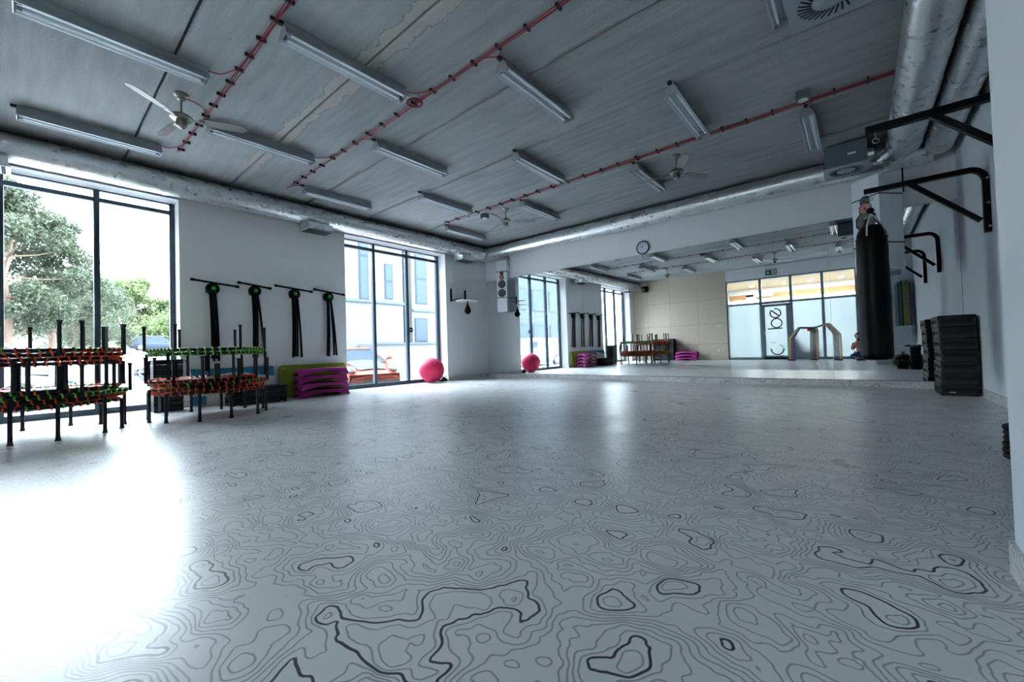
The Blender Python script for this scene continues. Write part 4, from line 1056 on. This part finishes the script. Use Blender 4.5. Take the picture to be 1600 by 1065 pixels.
# building opposite the second window
r = thing('apartment_building', 'white rendered building with tall grey windows outside the second window', 'building', (-16, 10, -.3))
m = MB(); m.box(-9, 0, -1.55, 1.25, 0, 10); m.box(-9, -.9, 1.25, 1.75, 0, 10); m.box(-9, .0, 1.75, 9, 0, 10); m.box(-9, 1.1, -1.0, 9, 0, 1.52); m.build('facade', 'bwall', r)
m = MB(); m.box(-9, -.3, -2.6, -1.55, 0, 3.4); m.build('annex', 'bwall', r)
B(-.9, -.85, 1.25, 1.75, 1.6, 10).build('recess_panel', 'bgrey', r)
m = MB(); m.box(-.02, .12, -1.55, 1.3, 3.30, 3.42); m.box(1.08, 1.2, -1.0, 9, 1.48, 1.56); m.box(-.02, .10, 1.75, 9, 3.05, 3.15); m.build('ledge', 'bgrey', r)
for (y0, y1, z0, z1) in ((-.92, -.48, 3.42, 9.0), (.30, .72, 3.52, 5.10), (1.95, 2.62, 3.42, 5.8), (1.86, 2.60, 1.62, 2.75), (3.4, 4.3, 3.42, 5.8), (3.4, 4.3, 1.62, 2.75)):
    f = B(-.01, .03, y0, y1, z0, z1).build('window', 'bframe', r); m = MB()
    k = 3 if z1-z0 > 3 else (2 if z1-z0 > 1.3 else 1)
    for j in range(k):
        a = z0+(z1-z0)*j/k; b = z0+(z1-z0)*(j+1)/k; m.box(.03, .04, y0+.06, y1-.05, a+.05, b-.05)
    m.build('pane', 'bwin', f)
f = B(-.32, -.28, -1.5+.0, -1.02, 0, 2.55).build('door', 'bgrey', r)

r = thing('office_building', 'grey office building seen only through the mirrored window', 'building', (-23, -16, -.3))
B(-12, 0, -9.5, 7.6, 0, 15).build('facade', 'bgrey', r)
for j in range(4):
    for i in range(6):
        f = B(-.01, .04, -8.6+i*2.7, -6.8+i*2.7, 1.2+j*3.3, 3.2+j*3.3).build('window', 'bframe', r); B(.04, .05, -8.5+i*2.7, -6.9+i*2.7, 1.3+j*3.3, 3.1+j*3.3).build('pane', 'bwin', f)
# trees
def tree(label, name, x, y, h, cr, n, lm, seed, layers=9, trunk=.22, low=.3, group='trees beyond the car park'):
    g = random.Random(seed); z0 = gz(x, y); r = thing(name, label, 'tree', (x, y, z0), 0, group)
    m = MB(); P = [(0, 0, -.3)]; k = 8
    for i in range(1, k+1): P.append((.35*math.sin(i*1.3+seed)*i/k, .35*math.cos(i*1.7+seed)*i/k, h*.93*i/k))
    m.tube(P, trunk, 8, rs=[trunk*(1.2-1.05*i/k) for i in range(k+1)])
    cl = []
    for i in range(layers*5):
        t = low+(1-low)*(i/(layers*5))**.9; prof = math.sin(PI*min(1, (t-low)/(1-low)*.85+.15))**.7
        a = g.random()*2*PI; rr = cr*prof*(.35+.65*g.random()); q = Vector((rr*math.cos(a), rr*math.sin(a), h*t)); cl.append((q, cr*(.16+.16*g.random())))
        b = Vector(P[min(k, int(t*k/.93))]); m.tube([b*1.0, (b+q)/2+Vector((0, 0, -.15)), q], .05, 5, rs=[trunk*.3, trunk*.18, .02])
    m.build('trunk', 'bark', r, True)
    m = MB(); per = n//len(cl)
    for q, s in cl:
        for j in range(per):
            v = Vector((g.gauss(0, 1), g.gauss(0, 1), g.gauss(0, .62))); v = v.normalized()*s*(g.random()**.4); c0 = q+v
            sz = (.045+.075*g.random())*(2.0 if lm == 'leaf2' else 1); sz *= (h+4)/16
            u = Vector((g.gauss(0, 1), g.gauss(0, 1), g.gauss(0, 1))).normalized(); w_ = u.cross(Vector((g.gauss(0, 1), g.gauss(0, 1), g.gauss(0, 1)))).normalized()
            vs = [m.bm.verts.new(c0+u*sz*1.5), m.bm.verts.new(c0+w_*sz*.7), m.bm.verts.new(c0-u*sz*1.5), m.bm.verts.new(c0-w_*sz*.7)]; m.bm.faces.new(vs)
    me = bpy.data.meshes.new('foliage'); m.bm.to_mesh(me); m.bm.free(); me.materials.append(MT[lm]); o = bpy.data.objects.new('foliage', me); COL.objects.link(o); o.parent = r
tree('tall pine at the left edge of the first window', 'pine_tree', -46, -.8, 12.6, 3.6, 30000, 'leaf', 3, trunk=.24, low=.22)
tree('pine with a bare upper trunk left of the first window mullion', 'pine_tree', -50, 1.4, 11.4, 3.6, 26000, 'leaf', 5, trunk=.22, low=.2)
tree('shorter dark pine at the first window mullion', 'pine_tree', -58, 4.4, 7.6, 4.0, 22000, 'leaf', 8, trunk=.2, low=.12)
tree('low dark pine behind the white van', 'pine_tree', -54, 2.9, 5.6, 3.2, 12000, 'leaf', 21, trunk=.16, low=.1)
for i, (x, y, h_, c_) in enumerate(((-78, 10.0, 9.2, 5.2), (-80, 14.5, 9.6, 5.6), (-76, 18.0, 8.0, 5.0), (-84, 4.5, 10, 6), (-70, 12.8, 5.4, 3.8))):
    tree('pale green leafy tree on the bank, %s' % ['left of the dark estate car', 'straight behind the dark estate car', 'hidden mostly by the window frame', 'far behind the pines', 'low and bushy in front of the others'][i], 'leafy_tree', x, y, h_, c_, 16000, 'leaf2', 30+i, trunk=.2, low=.10)
for i, (x, y, h_) in enumerate(((-60, -16, 13), (-40, -12, 11))):
    tree('pine outside seen only past the left window edge, %s' % ['further one', 'nearer one'][i], 'pine_tree', x, y, h_, 4.5, 6000, 'leaf', 50+i)

# cars: local +x is the front
def car(name, label, loc, rotz, L, Wd, Hh, paint, style='saloon', sc=1):
    r = thing(name, label, 'car', loc, rotz); w = Wd/2; gc = .16
    if style == 'sports': st = [(0, .42, .80, .30), (.04, .55, .93, .20), (.12, .66, .98, .16), (.25, .76, 1, .16), (.36, .84, 1, .16), (.5, .86, 1, .16), (.72, .86, 1, .16), (.88, .80, .97, .18), (1, .62, .85, .30)]
    else: st = [(0, .50, .84, .30), (.03, .68, .94, .20), (.10, .80, .99, .17), (.22, .90, 1, .17), (.28, .94, 1, .17), (.5, .96, 1, .17), (.75, .97, 1, .17), (.95, .95, .97, .18), (1, .80, .90, .32)]
    rows = []
    for t, zt, wk, zb in st:
        x = L/2-L*t; ww = w*wk; rows.append([(x, -ww*.9, zb), (x, -ww, zb+.18), (x, -ww*1.0, zt*.72), (x, -ww*.90, zt*.95), (x, -ww*.6, zt), (x, 0, zt+.03), (x, ww*.6, zt), (x, ww*.90, zt*.95), (x, ww, zt*.72), (x, ww, zb+.18), (x, ww*.9, zb)])
    m = MB(); R_ = m.grid(rows, True); m.bm.faces.new(R_[0][::-1]); m.bm.faces.new(R_[-1])
    o = m.build('body', paint, r, True, ang=50)
    if style == 'sports': gh = [(.30, .80, .84, .80), (.46, 1.24, .62, .80), (.56, Hh, .60, .82), (.66, Hh-.02, .60, .82), (.88, .84, .70, .78)]
    elif style == 'estate': gh = [(.24, .90, .86, .88), (.36, Hh-.06, .68, .9), (.45, Hh, .68, .92), (.85, Hh-.02, .68, .92), (.98, .95, .80, .88)]
    elif style == 'van': gh = [(.10, .80, .9, .8), (.24, Hh-.12, .80, .85), (.32, Hh, .82, .85), (.95, Hh, .84, .85), (1.0, .80, .92, .80)]
    else: gh = [(.26, .88, .86, .86), (.40, Hh-.05, .66, .88), (.50, Hh, .64, .90), (.68, Hh-.03, .64, .90), (.86, .92, .78, .86)]
    rows = []; roof = []
    for t, z, wt, zb in gh:
        x = L/2-L*t; a = w*(.93 if z < 1.0 else .90); rows.append([(x, -a, zb), (x, -w*wt-.02, max(zb+.01, z-.06)), (x, -w*wt*.9, z), (x, w*wt*.9, z), (x, w*wt+.02, max(zb+.01, z-.06)), (x, a, zb)])
        roof.append((x, z, wt))
    m = MB(); R_ = m.grid(rows); m.build('cabin' if style == 'van' else 'window_glass', paint if style == 'van' else 'cglass', r, True, ang=30)
    if style == 'van':
        for sy in (-1, 1): B(L*.12, L*.27, min(sy*w*.86, sy*w*.90), max(sy*w*.86, sy*w*.90), Hh*.66, Hh*.88).build('window_glass', 'cglass', r)
    m = MB(); rr = [[(x, -w*wt*.93, z-.012), (x, -w*wt*.86, z+.012), (x, w*wt*.86, z+.012), (x, w*wt*.93, z-.012)] for x, z, wt in roof[1:-1]]
    m.grid(rr)
    for sgn in (-1, 1):
        for i in range(len(rows)-1):
            a = Vector(rows[i][1 if sgn < 0 else 4]); b = Vector(rows[i+1][1 if sgn < 0 else 4]); m.tube([a, b], .028, 6)
        for i in range(1, len(rows)-1):
            if i == 1: continue
            m.tube([rows[i][0 if sgn < 0 else 5], rows[i][1 if sgn < 0 else 4]], .03, 6)
    m.build('roof', paint, r, True, ang=40)
    for sx in (.30*L, -.30*L):
        for sy in (-1, 1):
            X_ = Matrix.Translation((sx, sy*(w-.09), .32)) @ Matrix.Rotation(PI/2, 4, 'X')
            wh = MB().lathe([(.20, -.10), (.32, -.10), (.335, -.07), (.335, .07), (.32, .10), (.20, .10)], n=28, mtx=X_).build('wheel', 'tyre', r, True)
            MB().lathe([(.03, -.105), (.20, -.10), (.20, .10), (.03, .105)], n=14, mtx=X_).build('rim', 'rim', wh, True)
    for sy in (-1, 1):
        if style == 'sports': MB().ico((L/2-.30, sy*w*.70, .62), .20, 3, (1.25, .78, .62)).build('headlamp', 'chead', r, True)
        else: MB().ico((L/2-.10, sy*w*.74, .66), .13, 2, (.9, 1.3, .7)).build('headlamp', 'chead', r, True)
        MB().ico((-L/2+.06, sy*w*.78, .78), .12, 2, (.6, 1, 1.1)).build('tail_lamp', 'tail', r, True)
        q = MB().ico((L*.13 if style == 'sports' else L*.18, sy*(w+.10), .94), .10, 2, (.55, .95, .62)).build('wing_mirror', paint, r, True)
        MB().tube([(L*.13 if style == 'sports' else L*.18, sy*(w-.10), .86), (L*.13 if style == 'sports' else L*.18, sy*(w+.06), .92)], .02, 6).build('mirror_stalk', 'cblack', r, True)
    if style == 'sports':
        B(L/2-.10, L/2+.0, -w*.34, w*.34, .20, .34, bev=.02).build('centre_intake', 'cblack', r)
        for sy in (-1, 1): B(L/2-.16, L/2-.04, min(sy*w*.44, sy*w*.84), max(sy*w*.44, sy*w*.84), .20, .36, bev=.03).build('side_intake', 'cblack', r)
        m = MB(); rows = []
        for t, z, ww in ((.055, .612, .44), (.12, .715, .50), (.2, .775, .54), (.27, .82, .56), (.33, .865, .58)):
            x = L/2-L*t; rows.append([(x, -w*ww, z-.005), (x, -w*ww*.5, z+.018), (x, 0, z+.028), (x, w*ww*.5, z+.018), (x, w*ww, z-.005)])
        m.grid(rows); m.build('bonnet_panel', 'cgrey', r, True)
    else:
        B(L/2-.08, L/2+.01, -w*.45, w*.45, .45, .62, bev=.02).build('grille', 'cblack', r)
    return r
car('sports_car', 'orange sports car with grey bonnet parked outside the second window', (-13.1, 7.22, -.27), d(-14), 4.4, 1.84, 1.30, 'cor', 'sports')
car('estate_car', 'dark estate car parked below the trees outside the first window', (-62, 9.7, gz(-62, 9.7)), d(90), 4.6, 1.85, 1.60, 'cdark', 'estate')
car('saloon_car', 'silver car right outside the first window behind the right trampoline stack', (-20.0, 4.8, -.10), d(-92), 4.4, 1.8, 1.45, 'csilver')
car('white_van', 'low white car outside the left part of the first window', (-15.0, -1.35, -.25), d(90), 4.3, 1.8, 1.62, 'cwhite', 'van')
